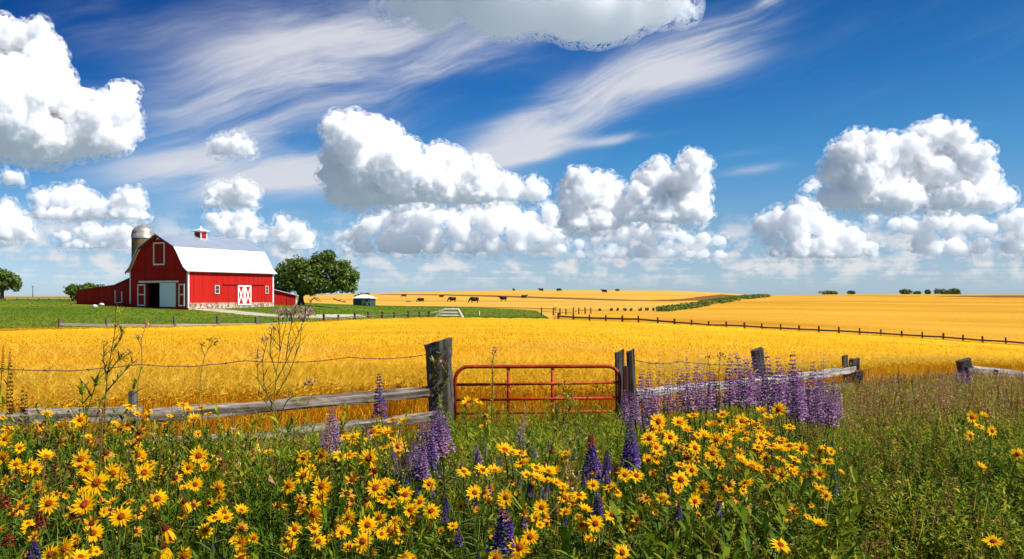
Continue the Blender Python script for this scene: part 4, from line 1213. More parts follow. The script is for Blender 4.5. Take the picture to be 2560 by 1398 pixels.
# ------------------------------------------------------------------ standing wheat
def wheat_stalk(r, lod):
    h = 0.78; top = r.uniform(.10, .26); parts = []
    if lod == 0:
        V, Q = [], []
        for i in range(4):
            a = i / 3; x = top * a * a * .5; w = .0045
            V += [(x, -w, h * a), (x, w, h * a)]
        parts.append((V, [(2*i, 2*i+1, 2*i+3, 2*i+2) for i in range(3)], .44))
    else:
        w = .006 if lod == 1 else .011
        parts.append(([(0, -w, 0), (0, w, 0), (top * .5, w, h), (top * .5, -w, h)], [(0, 1, 2, 3)], .40))
    # ear, nodding over
    ex, ez = top * .5, h; L_ = r.uniform(.11, .15); dx, dz = math.sin(.5 + top * 3), math.cos(.5 + top * 3)
    wr = (.012, .015, .024)[lod]
    c = [(ex + dx * L_ * a, ez + dz * L_ * a) for a in (0, .45, 1)]
    V = [(c[0][0], 0, c[0][1]), (c[1][0], -wr, c[1][1]), (c[1][0] + .35 * wr, wr * .6, c[1][1]), (c[1][0] - dz * wr, wr * .3, c[1][1] + dx * wr), (c[2][0], 0, c[2][1])]
    parts.append((V, [(0, 1, 2), (0, 2, 3), (0, 3, 1), (4, 2, 1), (4, 3, 2), (4, 1, 3)], .74))
    if lod < 2:
        for _ in range(7 if lod == 0 else 4):       # awns
            b = c[1] if r.random() < .6 else c[2]; s = r.normal(0, .03)
            e = (b[0] + dx * .19 + r.normal(0, .03), s * 2.4, b[1] + dz * .19 + abs(r.normal(0, .03)))
            ww = .0022 if lod == 0 else .004
            parts.append(([(b[0], -ww, b[1]), (b[0], ww, b[1]), e], [(0, 1, 2)], .80))
    for _ in range((2, 1, 1)[lod]):
        v, q = blade(r.uniform(.010, .016) * (1, 1.2, 1.8)[lod], r.uniform(.22, .38), r.uniform(.08, .26), 2)
        v = rot_z(v, r.uniform(0, 6.28)); v[:, 2] += r.uniform(.12, .48)
        parts.append((v, q, r.uniform(.25, .7)))
    return join(parts)
M_stalk = leafy('wheat_straw', [(0.05, (.42, .18, .010)), (0.30, (.64, .32, .012)), (0.55, (.90, .54, .020)), (0.78, (.95, .64, .045)), (1.0, (.95, .70, .14))], 0.6, 0.45, 0.10)
_r = np.random.default_rng(5)
VV, FF, TT, nb = [], [], [], 0
for lod, (n, a, b) in enumerate([(22000, 0.0, 5.0), (42000, 4.5, 17.0), (62000, 15.0, 112.0)]):
    tm = [wheat_stalk(_r, lod) for _ in range(9)]
    px = _r.uniform(-330 if lod else -260, 2900 if lod else 2760, n)
    keep = px < (1700 if lod == 0 else 9999)
    fl = D1(px) + 0.1
    k = _r.uniform(0, 1, n)
    d = np.sqrt((fl + a) ** 2 + k * ((fl + b) ** 2 - (fl + a) ** 2)) if lod < 2 else (fl + a) * ((fl + b) / (fl + a)) ** k
    d = np.minimum(d, D2(px) - .5)
    x = (px - CX) / F_PX * d
    patch = np.array([noise.noise(Vector((xx * .22, yy * .22, 3.0))) for xx, yy in zip(x, d)])
    hz = (1.05 if lod == 0 else 1.0 if lod == 1 else np.interp(d, [30, 110], [.93, .62])) + .12 * patch + _r.normal(0, .07, n)
    pos = np.stack([x, d, zg(x, d) - .02], -1)
    if lod == 2: pos[:, 2] += 0
    v, f, t = scatter(tm, pos, np.ones(n) * (1, 1, 1.05)[lod], _r.normal(-.4, 1.3, n), lean=.11, sz=hz, tint_j=.08, seed=20 + lod, tint_off=patch * .24, wind=(.06, 0))
    VV.append(v); FF.append(f + nb); TT.append(t); nb += len(v)
ws = link('wheat', new_mesh('wheat', np.concatenate(VV), np.concatenate(FF), M_stalk, False, {'tint': np.concatenate(TT)}))
tag(ws, 'ripe bearded wheat stalks standing behind the near fence', 'wheat', None, 'stuff')

# ------------------------------------------------------------------ trees
def crown_mesh(name, blobs, n, leaf, mat, seed, droop=0.0):
    """leaf clumps spread through a crown made of uneven lumps"""
    r = np.random.default_rng(seed)
    vol = np.array([b[3] * b[4] * b[5] for b in blobs]) ** .75; vol /= vol.sum()
    which = r.choice(len(blobs), n, p=vol)
    B = np.array(blobs)[which]
    d = r.normal(size=(n, 3)); d /= np.linalg.norm(d, axis=1)[:, None]
    rad = r.uniform(.35, 1.0, n) ** .5
    lump = np.array([noise.noise(Vector(q * 2.3 + w_ * 7.1)) for q, w_ in zip(d, which[:, None] * np.ones((1, 3)))])
    rad = rad * (1 + .38 * lump)
    C = B[:, :3] + d * B[:, 3:6] * rad[:, None]
    nrm = d + r.normal(0, .55, (n, 3)) + np.array([0, 0, .25]); nrm /= np.linalg.norm(nrm, axis=1)[:, None]
    t1 = np.cross(nrm, r.normal(size=(n, 3))); t1 /= np.linalg.norm(t1, axis=1)[:, None]
    t2 = np.cross(nrm, t1)
    s = leaf * r.uniform(.6, 1.35, n)[:, None]
    V = np.stack([C - t1 * s, C + t2 * s * .55 - nrm * s * .1, C + t1 * s, C - t2 * s * .55 - nrm * s * .1], 1).reshape(-1, 3)
    i = np.arange(n)[:, None] * 4
    F = np.concatenate([i + np.array([[0, 1, 2]]), i + np.array([[0, 2, 3]])])
    t = np.repeat(np.clip(.5 + .28 * lump + r.normal(0, .15, n), 0, 1), 4)
    return new_mesh(name, V, F, mat, False, {'tint': t})
M_leaf = leafy('oak_leaf', [(0.1, (.028, .055, .008)), (0.45, (.075, .13, .014)), (0.75, (.15, .21, .022)), (1.0, (.25, .28, .04))], .5, .3)
M_bark = wood('tree_bark', 2, [(0.3, (.02, .014, .010)), (0.7, (.085, .062, .045))], .5)
def tree(loc, blobs, trunk, limbs, n, leaf, seed, lab, rt=.5, group=None, name='tree', cat='tree'):
    t = thing(name, loc, 0, lab, cat, group)
    mb = MB(); mb.tube(trunk, list(np.linspace(rt, rt * .5, len(trunk))), 10)
    for l_ in limbs:
        mb.tube(l_, list(np.linspace(rt * .5, rt * .12, len(l_))), 7)
    mb.build('trunk', M_bark, t)
    link('crown', crown_mesh('crown', blobs, n, leaf, M_leaf, seed), t)
    return t
q = on_ground(752, 150); k = 150 / F_PX
def c_(px, py, rx, rz, ry=None, y=0.0): return ((px - 752) * k, y, (761 - py) * k, rx * k, (ry or rx) * k, rz * k)
blobs = [c_(722,680,36,34), c_(705,705,26,28), c_(745,665,34,26), c_(770,690,40,34,y=-1.0), c_(735,715,36,22), c_(800,650,28,22), c_(822,638,20,17), c_(790,672,34,26), c_(838,670,30,24), c_(868,682,30,22),
         c_(884,690,16,18), c_(850,705,36,24), c_(815,710,34,24), c_(872,716,22,16), c_(775,722,32,14), c_(700,724,18,12), c_(812,655,20,16), c_(860,660,18,14)]
limbs = [[((px - 752) * k, y, (761 - py) * k) for (px, py, y) in L_] for L_ in
         [[(752, 736, 0), (735, 715, .5), (718, 690, .8)], [(752, 736, 0), (765, 712, -.4), (775, 685, -.6)], [(752, 738, 0), (785, 718, .4), (830, 690, .3), (862, 680, 0)],
          [(770, 712, 0), (795, 680, .3), (815, 650, .2)], [(790, 716, .4), (835, 708, -.5), (870, 706, -.6)], [(750, 728, .1), (722, 716, -.6), (703, 708, -.8)]]]
tree(q, blobs, [(0, 0, -.4), (.02, 0, .9), (.0, 0, 1.9)], limbs, 11500, .27, 4, 'big round leafy tree with a second crown to its right, beside the barn', .62)
q = on_ground(8, 172); k = 172 / F_PX
def c2(px, py, rx, rz): return ((px - 8) * k, 0, (749 - py) * k, rx * k, rx * k, rz * k)
tree(q, [c2(5,690,24,17), c2(-30,700,34,24), c2(32,702,18,16), c2(42,712,14,12), c2(12,712,24,14), c2(-20,720,30,14), c2(40,722,10,8)],
     [(-.3, 0, -.3), (-.2, 0, 1.2), (0, 0, 2.4)], [[(0, 0, 2), (1.6, 0, 2.9)], [(0, 0, 2), (-1.8, 0, 3.1)]], 5200, .27, 6, 'spreading tree cut by the left edge of the photo', .42)
def bush(px, d, w_, h_, seed, lab, n=900, leaf=.25, group=None, rise=0.0, lumps=6):
    r = np.random.default_rng(seed)
    q = on_ground(px, d, rise); k = d / F_PX
    bl = [(r.uniform(-.38, .38) * w_ * k, r.uniform(-.2, .2) * w_ * k, h_ * k * r.uniform(.35, .62), w_ * k * r.uniform(.16, .28), w_ * k * .25, h_ * k * r.uniform(.28, .42)) for _ in range(lumps)]
    return tree(q, bl, [(0, 0, -.3), (0, 0, h_ * k * .4)], [], n, leaf, seed, lab, .12, group, 'bush', 'bush')
bush(218, 152, 96, 50, 3, 'rounded green bush showing over the lean-to roof', 2600, .26, lumps=8)
bush(905, 240, 42, 26, 12, 'low dark bush behind the green shed', 700, .3)
for (px, w_, h_, lab) in [(2072, 70, 8, 'long low clump of dark trees on the right horizon, left of the gap'), (2128, 26, 6, 'small low clump of dark trees beside the long one on the horizon'),
                          (2267, 40, 11, 'dark tree clump on the right horizon, left of the taller pair'), (2294, 18, 6, 'tiny dark tree clump on the right horizon between bigger clumps'),
                          (2318, 14, 11, 'narrow dark tree standing alone on the right horizon'), (2355, 42, 11, 'wide dark tree clump on the right horizon'), (2386, 30, 14, 'tallest dark tree clump at the right end of the horizon group')]:
    bush(px, 640, w_, h_ + 6, int(px), lab, 420, .75, 'tree clumps on the right horizon', -.3)
# longer grass on the lawn
def lawn_tuft(r):
    parts = []
    for _ in range(6):
        v, q = blade(.05, r.uniform(.12, .30), r.uniform(.02, .16), 2)
        v = rot_z(v, r.uniform(0, 6.28)); v[:, :2] += r.normal(0, .12, 2); parts.append((v, q, r.uniform(.2, .8)))
    return join(parts)
_r = np.random.default_rng(31)
n = 16000
px = _r.uniform(-200, 1385, n); lo_, hi_ = D2(px) + .2, D3(px) - 2
d = lo_ * (hi_ / lo_) ** _r.uniform(0, 1, n) ** 1.2
x = (px - CX) / F_PX * d
cs, sn = math.cos(R(61)), math.sin(R(61)); bx, by = x + 45.3, d - 123.0
inside = (bx * cs + by * sn > -1.5) & (bx * cs + by * sn < 17.5) & (-bx * sn + by * cs > -.8) & (-bx * sn + by * cs < 27)
pth = [hit(*p) for p in [(372, 761, 100), (430, 765, 100), (500, 772, 100), (580, 780, 95), (650, 787, 90), (720, 792, 88), (800, 793, 88), (860, 790, 90), (905, 788, 95)]]
for a_, b_ in zip(pth[:-1], pth[1:]):
    for k_ in range(10):
        c0 = a_.lerp(b_, k_ / 10); inside |= (x - c0.x) ** 2 + (d - c0.y) ** 2 < 2.6 ** 2
x, d = x[~inside], d[~inside]; n = len(x)
edge = np.exp(-(d - D2(x / d * F_PX + CX)) / 5.0)
pt = np.array([noise.noise(Vector((a * .08, b * .16, 5.0))) for a, b in zip(x, d)])
v, f, t = scatter([lawn_tuft(_r) for _ in range(5)], np.stack([x, d, zg(x, d)], -1), .8 + .3 * pt + 1.0 * edge, _r.uniform(0, 6.28, n), .2, None, .10, None, 32, pt * .3 + .12 * edge)
tag(link('grass', new_mesh('grass', v, f, leafy('lawn_blade', [(0.05, (.04, .09, .008)), (.4, (.10, .17, .010)), (.65, (.18, .22, .018)), (1, (.36, .31, .05))], .6, .3), False, {'tint': t})), 'green and straw coloured grass of the barn lawn', 'grass', None, 'stuff')
# fallen branches under the tree
def branch(loc, pts, r0, lab):
    o = thing('fallen_branch', loc, 0, lab, 'branch', 'fallen branches by the big tree')
    mb = MB()
    for p in pts: mb.tube(p, list(np.linspace(r0, r0 * .3, len(p))), 7)
    mb.build('limb', M_barkp, o)
M_barkp = wood('bleached_limb', 0, [(0.3, (.07, .045, .03)), (0.7, (.22, .16, .11))], .5)
branch(hit(775, 757, 130), [[(0, 0, .2), (.9, 0, 1.1), (1.4, .1, 1.0), (2.2, .2, .5)], [(1.0, 0, 1.0), (1.5, -.3, .5), (2.4, -.2, .2)], [(.2, .2, .1), (-.4, .2, .7)]], .16, 'arched bleached branch on the ground right of the tree trunk')
branch(hit(850, 757, 130), [[(-1.6, 0, 1.0), (-.5, 0, .5), (.6, 0, .2), (1.6, .1, .15)], [(-.4, 0, .5), (.4, .3, .75)], [(.8, 0, .2), (1.3, -.2, .5)]], .17, 'dark fallen branch between the tree and the green shed')
# hedgerow running up between the two far fields, and its outlying shrubs
M_hedge = leafy('hedge_leaf', [(0.1, (.04, .07, .008)), (0.5, (.11, .18, .02)), (0.85, (.24, .25, .05)), (1.0, (.38, .28, .08))], .6, .2)
hp = HEDGE
pts = [hit(x, y, 150) for (x, y, _) in hp]
bl = []
for i in range(len(pts) - 1):
    for k in range(9):
        p = pts[i].lerp(pts[i+1], k / 9); w_ = .55 * (hp[i][2] + (hp[i+1][2] - hp[i][2]) * k / 9)
        for _ in range(3):
            x = p.x + random.uniform(-1, 1) * w_ * .9; y = p.y + random.uniform(-1, 1) * w_ * .5
            bl.append((x, y, float(zg(x, y)) + .5, 1.1 + .1 * w_, 1.3, .75))
hd = thing('hedge', (0, 0, 0), 0, 'green and brown hedgerow climbing between the two far golden fields', 'hedge')
link('foliage', crown_mesh('foliage', bl, 9000, .30, M_hedge, 9), hd)
for i, x in enumerate((1500, 1527, 1545, 1562, 1579, 1600, 1618, 1634, 1646)):
    y = 777.5
    pz = hit(x, y, 140)
    bush(x, pz.y, 9, 8, 200 + i, 'small dark shrub in the dotted row leading to the hedgerow', 70, .22, 'dotted row of shrubs before the hedgerow', lumps=3)
# ------------------------------------------------------------------ undergrowth of the bank
M_green = leafy('weed_leaf', [(0.05, (.02, .055, .008)), (0.35, (.062, .13, .008)), (0.6, (.15, .215, .010)), (0.82, (.31, .335, .018)), (1.0, (.50, .44, .04))], .6, .35, .10)
M_grass = leafy('grass_blade', [(0.05, (.04, .085, .009)), (0.4, (.13, .22, .014)), (0.7, (.28, .33, .026)), (1.0, (.58, .46, .06))], .6, .35, .10)
M_dry = leafy('dry_weed', [(0.0, (.20, .07, .025)), (0.25, (.36, .17, .04)), (0.45, (.52, .32, .08)), (0.6, (.56, .34, .24)), (0.72, (.46, .25, .36)), (0.85, (.80, .46, .04)), (1.0, (.88, .58, .03))], .7, .3)

def sprig(r, h, nl, ll, lw, ang=0.9):
    """a stem set with lance leaves"""
    parts = []
    b = r.normal(0, .10, 2)
    def at(a): return np.array([b[0] * a * a, b[1] * a * a, h * a])
    V, Q = [], []
    for i in range(4):
        p = at(i / 3); w = .0028 * (1 - .5 * i / 3)
        V += [p + [-w, 0, 0], p + [w, 0, 0]]
    parts.append((V, [(2*i, 2*i+1, 2*i+3, 2*i+2) for i in range(3)], .62))
    for k in range(nl):
        a = r.uniform(.15, 1.0); v, q = blade(lw * r.uniform(.7, 1.3), ll * r.uniform(.6, 1.25) * (1.15 - .5 * a), r.uniform(0, .03), 2)
        tilt = r.uniform(.5, 1.35) * ang
        c, s = math.cos(tilt), math.sin(tilt)
        v = np.stack([v[:, 0] * c + v[:, 2] * s, v[:, 1], -v[:, 0] * s + v[:, 2] * c], -1)
        v = rot_z(v, r.uniform(0, 6.28)) + at(a)
        parts.append((v, q, r.uniform(.2, .75)))
    return join(parts)
def tuft(r, n, h, w):
    parts = []
    for _ in range(n):
        v, q = blade(w * r.uniform(.7, 1.3), h * r.uniform(.5, 1.1), r.uniform(.02, .45) * h, 3)
        v = rot_z(v, r.uniform(0, 6.28)); v[:, :2] += r.normal(0, .02, 2)
        parts.append((v, q, r.uniform(.2, .85)))
    return join(parts)
def seedhead(r, h, n, size, t0, t1):
    parts = [([(-.002, 0, 0), (.002, 0, 0), (.002, 0, h), (-.002, 0, h)], [(0, 1, 2, 3)], .30), ([(0, -.002, 0), (0, .002, 0), (0, .002, h), (0, -.002, h)], [(0, 1, 2, 3)], .25)]
    for _ in range(n):
        z = h * r.uniform(.55, 1.02); rr = .05 * (1.15 - z / h) + .008
        c = np.array([r.normal(0, rr), r.normal(0, rr), z]); s = size * r.uniform(.6, 1.4)
        d = r.normal(size=(3, 3)) * s
        parts.append((c + d, [(0, 1, 2)], r.uniform(t0, t1)))
    return join(parts)
_r = np.random.default_rng(77)
SPRIGS = [sprig(_r, .50, 22, .085, .013) for _ in range(5)] + [sprig(_r, .46, 34, .05, .009, .8) for _ in range(4)]
BUSHY = [sprig(_r, .46, 64, .052, .012, 1.0) for _ in range(4)]
BROAD = [sprig(_r, .42, 24, .10, .019, .8) for _ in range(3)]
TUFTS = [tuft(_r, 9, .50, .0075) for _ in range(6)]

def hcan(px, d):
    a = np.interp(d, [2.2, 4, 5.5, 7, 9, 12], [.52, .58, .62, .52, .36, .28])
    b = np.interp(d, [2.2, 4, 6, 9, 11, 13.5], [.48, .54, .50, .40, .42, .50])
    c = np.interp(d, [2.2, 5, 8, 14, 20, 34], [.42, .46, .46, .40, .42, .38])
    m1 = np.clip((px - 1000) / 150, 0, 1); m2 = np.clip((px - 1560) / 200, 0, 1)
    return (a * (1 - m1) + b * m1) * (1 - m2) + c * m2

def strew(templates, n, px0, px1, d0, d1, power, hs, seed, ref_h, tint_fn=None, lean=.16, wide=1.0, dlim=True, tj=.13, lod=0.0):
    r = np.random.default_rng(seed)
    px, d, x = sample(n, px0, px1, d0, d1, power, r)
    if dlim:
        ok = d < fence_line(px) + np.where(px > 1750, .5, -.25)
        px, d, x = px[ok], d[ok], x[ok]
    n = len(px)
    patch = np.array([noise.noise(Vector((a * .9, b * .9, 7.7))) for a, b in zip(x, d)])
    fine = np.array([noise.noise(Vector((a * 2.7, b * 2.7, 1.7))) for a, b in zip(x, d)])
    h = hcan(px, d) * hs * (1 + (.28 + .22 * (px > 1600)) * fine + r.normal(0, .16, n)) / ref_h
    s = np.maximum(h, .35) * wide * (1 + lod * np.maximum(d - 7, 0))
    toff = patch * .20 + (tint_fn(px, d, patch) if tint_fn else 0)
    pos = np.stack([x, d, zg(x, d) - .01], -1)
    return scatter(templates, pos, s, r.uniform(0, 6.28, n), lean, None, tj, h / s, seed + 1, toff)

def merge(lst):
    V, F, T, n = [], [], [], 0
    for v, f, t in lst:
        V.append(v); F.append(f + n); T.append(t); n += len(v)
    return np.concatenate(V), np.concatenate(F), np.concatenate(T)

def stuff(name, lst, mat, lab, cat):
    v, f, t = merge(lst)
    return tag(link(name, new_mesh(name, v, f, mat, False, {'tint': t})), lab, cat, None, 'stuff')
yel = lambda px, d, p: np.where(px > 1700, np.clip((d - 3) * .018, 0, .22) + .07, np.clip((d - 3.5) * .012, -.02, .08) - .02)
stuff('undergrowth', [
    strew(SPRIGS, 9000, -420, 1640, 1.9, 7.5, 1.4, 1.0, 101, .50, yel),
    strew(SPRIGS, 6200, -420, 1640, 6.5, 14.2, 1.3, 1.0, 102, .50, yel, lod=.03),
    strew(SPRIGS[5:] + BUSHY * 2, 11500, 1560, 2900, 2.0, 8.5, 1.4, 1.0, 103, .50, yel),
    strew(SPRIGS + BUSHY, 9500, 1560, 3000, 7.5, 32, 1.1, 1.0, 104, .50, yel, lod=.035),
    strew(BROAD, 200, 1640, 2080, 2.6, 4.6, 1, 1.15, 105, .42, lambda px, d, p: .18 + 0 * px),
    strew(SPRIGS, 1700, 1120, 1580, 5.5, 13.6, 1.2, 1.3, 107, .50, lambda px, d, p: .12 + 0 * px, lod=.03),
    strew(SPRIGS, 1500, -420, 1100, 5.5, 11, 1.2, 1.25, 108, .50, lambda px, d, p: .10 + 0 * px, lod=.02),
    strew(BROAD, 160, 1150, 1700, 2.4, 3.6, 1, 1.0, 106, .42, lambda px, d, p: -.02 + 0 * px),
], M_green, 'dense green weeds and leafy stems covering the bank', 'undergrowth')
stuff('grass', [
    strew(TUFTS, 3200, -420, 1640, 2.0, 8.0, 1.3, 1.10, 111, .50, yel, lean=.2),
    strew(TUFTS, 4200, -420, 1640, 7.0, 14.2, 1.2, 1.05, 112, .50, lambda px, d, p: .16 + 0 * px, lean=.2, lod=.03),
    strew(TUFTS, 1000, 1560, 2900, 2.0, 9.0, 1.3, 1.10, 113, .50, yel, lean=.22),
    strew(TUFTS, 6500, 1560, 3000, 8.0, 34, 1.1, 1.05, 114, .50, lambda px, d, p: .12 + .004 * d, lean=.22, lod=.035),
], M_grass, 'tangled green and yellowing grass growing through the weeds', 'grass')
SEED_R = [seedhead(_r, .55, 44, .0050, .0, .5) for _ in range(5)]
SEED_P = [seedhead(_r, .55, 46, .0052, .45, .75) for _ in range(4)]
SEED_Y = [seedhead(_r, .5, 34, .0055, .78, 1.0) for _ in range(4)]
rust = lambda px, d, p: 0 * px
stuff('dry_weeds', [
    strew(SEED_R, 620, 1640, 2900, 2.4, 9, 1.2, 1.15, 121, .55, rust, lean=.25, tj=.08),
    strew(SEED_R, 2600, 1950, 3000, 9, 33, 1.2, 1.25, 122, .55, rust, lean=.2, tj=.08, lod=.035),
    strew(SEED_P, 1900, 1900, 3000, 9, 33, 1.2, 1.2, 123, .55, rust, lean=.2, tj=.06, lod=.035),
    strew(SEED_Y, 900, 2050, 3000, 8, 33, 1.2, 1.1, 124, .5, rust, lean=.2, tj=.05, lod=.03),
    strew(SEED_R, 700, -420, 1640, 3, 13, 1.2, 1.15, 125, .55, rust, lean=.2, tj=.08),
    strew(SEED_Y, 1100, -420, 1640, 4.5, 13, 1.2, 1.05, 126, .5, rust, lean=.2, tj=.05),
    strew(SEED_P, 420, 700, 1640, 4, 13, 1.2, 1.05, 127, .55, rust, lean=.2, tj=.06),
], M_dry, 'rusty, pink and yellow seed heads sprinkled over the weeds', 'dry weeds')

# ------------------------------------------------------------------ yellow daisies: stem, petals and disc
M_stem = leafy('flower_stem', [(0, (.05, .10, .012)), (0.6, (.13, .19, .02)), (1, (.24, .27, .04))], .55, .2)
M_petal = leafy('yellow_petal', [(0.0, (.74, .20, .003)), (0.3, (.92, .37, .003)), (0.6, (.96, .54, .003)), (1.0, (.96, .63, .005))], .6, .38, .08)
M_petal_o = leafy('faded_petal', [(0.0, (.34, .09, .008)), (0.4, (.62, .25, .012)), (1.0, (.86, .44, .012))], .6, .3, .08)
def disc_mat(name, a, b_):
    m, t, b = material(name, .85, .15)
    tc = t.n('ShaderNodeTexCoord').outputs['Object']
    t.put(b.inputs['Base Color'], t.ramp(t.noise(tc, 9.0, 4, .7), [(.35, a), (.62, b_)]))
    bp = t.n('ShaderNodeBump'); bp.inputs['Strength'].default_value = .8; bp.inputs['Distance'].default_value = .1
    t.put(bp.inputs['Height'], t.noise(tc, 14.0, 2)); t.put(b.inputs['Normal'], bp.outputs[0])
    return m
M_disc = disc_mat('orange_disc', (.36, .045, .003), (.78, .19, .006))
M_disc_d = disc_mat('brown_disc', (.10, .022, .004), (.34, .085, .010))
def petals_mesh(seed, n, cup, sweep, ragged, mat, width=.20):
    """a ring of pointed petals, outer radius 1; cup > 0 lifts the tips, < 0 lets them hang"""
    r = np.random.default_rng(seed); parts = []
    for lay in range(2):
        for k in range(n):
            if r.random() < ragged * .5: continue
            a = 2 * math.pi * (k + .5 * lay) / n + r.normal(0, .06); L_ = r.uniform(.80, 1.06) * (1 - .10 * lay); w = width * r.uniform(.8, 1.2)
            up = cup + r.normal(0, .10 + .25 * ragged); V, T = [], []
            for i, (t_, ww) in enumerate([(.16, .45), (.45, 1.0), (.75, .85), (1.0, .06)]):
                x = t_ * L_ * (1 - .25 * abs(up) * t_); z = up * t_ * t_ * .8 + .02 * lay + sweep * t_
                sd = r.normal(0, .02)
                V += [(x, -w / 2 * ww + sd, z + .02), (x, sd, z - .03 * ww), (x, w / 2 * ww + sd, z + .02)]
                tt = (.10, .55, .72, .82)[i] + r.normal(0, .05); T += [tt, tt + .04, tt]
            Q = [q for i in range(3) for q in ((3*i, 3*i+1, 3*i+4, 3*i+3), (3*i+1, 3*i+2, 3*i+5, 3*i+4))]
            parts.append((rot_z(np.array(V), a), np.array(Q), np.array(T)))
    v, f, t = join(parts)
    return new_mesh('petals', v, f, mat, True, {'tint': np.clip(t, 0, 1)})
def disc_mesh(mat, seed, rr=.27, hh=.20):
    V, F = ICO2; r = np.random.default_rng(seed)
    V2 = V * (1 + r.normal(0, .05, (len(V), 1))) * np.array([rr, rr, hh]); V2[:, 2] = np.maximum(V2[:, 2], -.05) + .03
    return new_mesh('disc', V2, F, mat, True)
PET = {'F': [petals_mesh(300 + i, 11 + i % 3, c, 0.02, .12, M_petal) for i, c in enumerate((.05, -.10, .16, -.04, .10, -.18, .0))],
       'S': [petals_mesh(320 + i, 11, c, .05, .15, M_petal, .22) for i, c in enumerate((.20, -.22, .35, .05))],
       'O': [petals_mesh(340 + i, 9, c, .0, .55, M_petal_o, .24) for i, c in enumerate((.4, -.4, .1, -.7))],
       'D': [petals_mesh(360 + i, 9, c, -.25, .25, M_petal, .22) for i, c in enumerate((-1.25, -1.0))]}
DSC = {'F': disc_mesh(M_disc, 1), 'S': disc_mesh(M_disc, 2), 'O': disc_mesh(M_disc_d, 3, .30, .26), 'D': disc_mesh(M_disc_d, 4, .30, .36)}
def stem_mesh(seed):
    r = np.random.default_rng(seed); parts = []
    b = r.normal(0, .06, 2); f_ = lambda a: np.array([b[0] * math.sin(a * 3.1416) , b[1] * math.sin(a * 3.1416), a])
    for ax in ((1, 0, 0), (0, 1, 0)):
        V = []
        for i in range(6):
            p = f_(i / 5); w = .0042 * (1 - .35 * i / 5) * np.array(ax); V += [p - w, p + w]
        parts.append((V, [(2*i, 2*i+1, 2*i+3, 2*i+2) for i in range(5)], .45))
    for k in range(9):
        a = r.uniform(.25, .88); v, q = blade(.018 * r.uniform(.7, 1.3), .13 * r.uniform(.6, 1.2), .04, 2); tl = r.uniform(.5, 1.2)
        c, s = math.cos(tl), math.sin(tl); v = np.stack([v[:, 0] * c + v[:, 2] * s, v[:, 1], -v[:, 0] * s + v[:, 2] * c], -1)
        parts.append((rot_z(v, r.uniform(0, 6.28)) + f_(a), q, r.uniform(.1, .6)))
    v, f, t = join(parts)
    return new_mesh('stem', v, f, M_stem, False, {'tint': np.clip(t, 0, 1)})
STEM = [stem_mesh(400 + i) for i in range(7)]
DPY = lambda py: float(np.interp(py, [990, 1000, 1040, 1100, 1200, 1300, 1400], [6.7, 6.5, 5.8, 4.9, 4.0, 3.4, 3.0]))
fr_ = random.Random(99)
def daisy(px, py, dia, kind):
    d = DPY(py) * fr_.uniform(.95, 1.05)
    head = P(px, py, d)
    base_x = head.x + fr_.uniform(-.06, .06); base_y = d + fr_.uniform(-.02, .08)
    zb = float(zg(base_x, base_y)); h = head.z - zb
    row = 'at the bottom edge' if py > 1290 else ('midway up the bank' if py > 1130 else 'atop the bank')
    patch = ('before the left log fence' if px < 640 else 'between log fence and gate' if px < 1130 else
             'before the red gate' if px < 1570 else 'below the purple spires' if px < 2115 else 'among far right weeds')
    look = {'F': 'open yellow daisy with orange centre', 'S': 'yellow daisy seen side-on', 'O': 'faded small orange daisy', 'D': 'drooping yellow daisy'}[kind]
    t = thing('daisy', (base_x, base_y, zb), 0, f'{look} {patch}, {row}', 'flower', f'daisies {patch}')
    st = link('stem', STEM[fr_.randrange(7)], t)
    dv = Vector((head.x - base_x, head.y - base_y, h))
    st.rotation_euler = dv.to_track_quat('Z', 'Y').to_euler(); st.scale = (1, 1, dv.length)
    if kind == 'F': nv = Vector((fr_.uniform(-.35, .45), -1.0, fr_.uniform(.25, .75)))
    elif kind == 'S': nv = Vector((fr_.uniform(-.5, .6), -fr_.uniform(.15, .55), 1.0))
    elif kind == 'O': nv = Vector((fr_.uniform(-.8, .8), -fr_.uniform(.2, 1), fr_.uniform(.2, 1)))
    else: nv = Vector((fr_.uniform(-.2, .2), -.25, 1))
    q = nv.to_track_quat('Z', 'Y') @ Matrix.Rotation(fr_.uniform(0, 6.28), 3, 'Z').to_quaternion()
    R_ = dia * d / F_PX / 2 * (1.26 if kind == 'F' else 1.32)
    def head_at(c, q, r_, kd):
        for (nm, me) in (('petals', fr_.choice(PET[kd])), ('disc', DSC[kd])):
            o = link(nm, me, t, c); o.rotation_euler = q.to_euler(); o.scale = (r_,) * 3
    head_at(dv, q, R_, kind)
    # side shoots with smaller, older or half open heads
    for _ in range(0 if (px > 2115 or py < 1015) else fr_.choice((0, 1, 1, 2) if px < 2115 else (0,))):
        c = dv + Vector((fr_.uniform(-1, 1) * 1.9 * R_, fr_.uniform(-.05, .05), -fr_.uniform(.5, 2.3) * R_))
        kd = fr_.choice('SOOSF'); n2 = Vector((fr_.uniform(-.6, .6), -fr_.uniform(.4, 1), fr_.uniform(.3, 1)))
        head_at(c, n2.to_track_quat('Z', 'Y'), R_ * fr_.uniform(.55, .8), kd)
        sh = link('side_stem', STEM[fr_.randrange(7)], t, dv * .55); d2 = c - dv * .55
        sh.rotation_euler = d2.to_track_quat('Z', 'Y').to_euler(); sh.scale = (.7, .7, d2.length)
def flowers(txt, ox, oy, k):
    for tok in txt.split():
        x, y, s, kd = tok.split(',')
        daisy(ox + float(x) * k, oy + float(y) * k, max(float(s) * k, 17), kd)
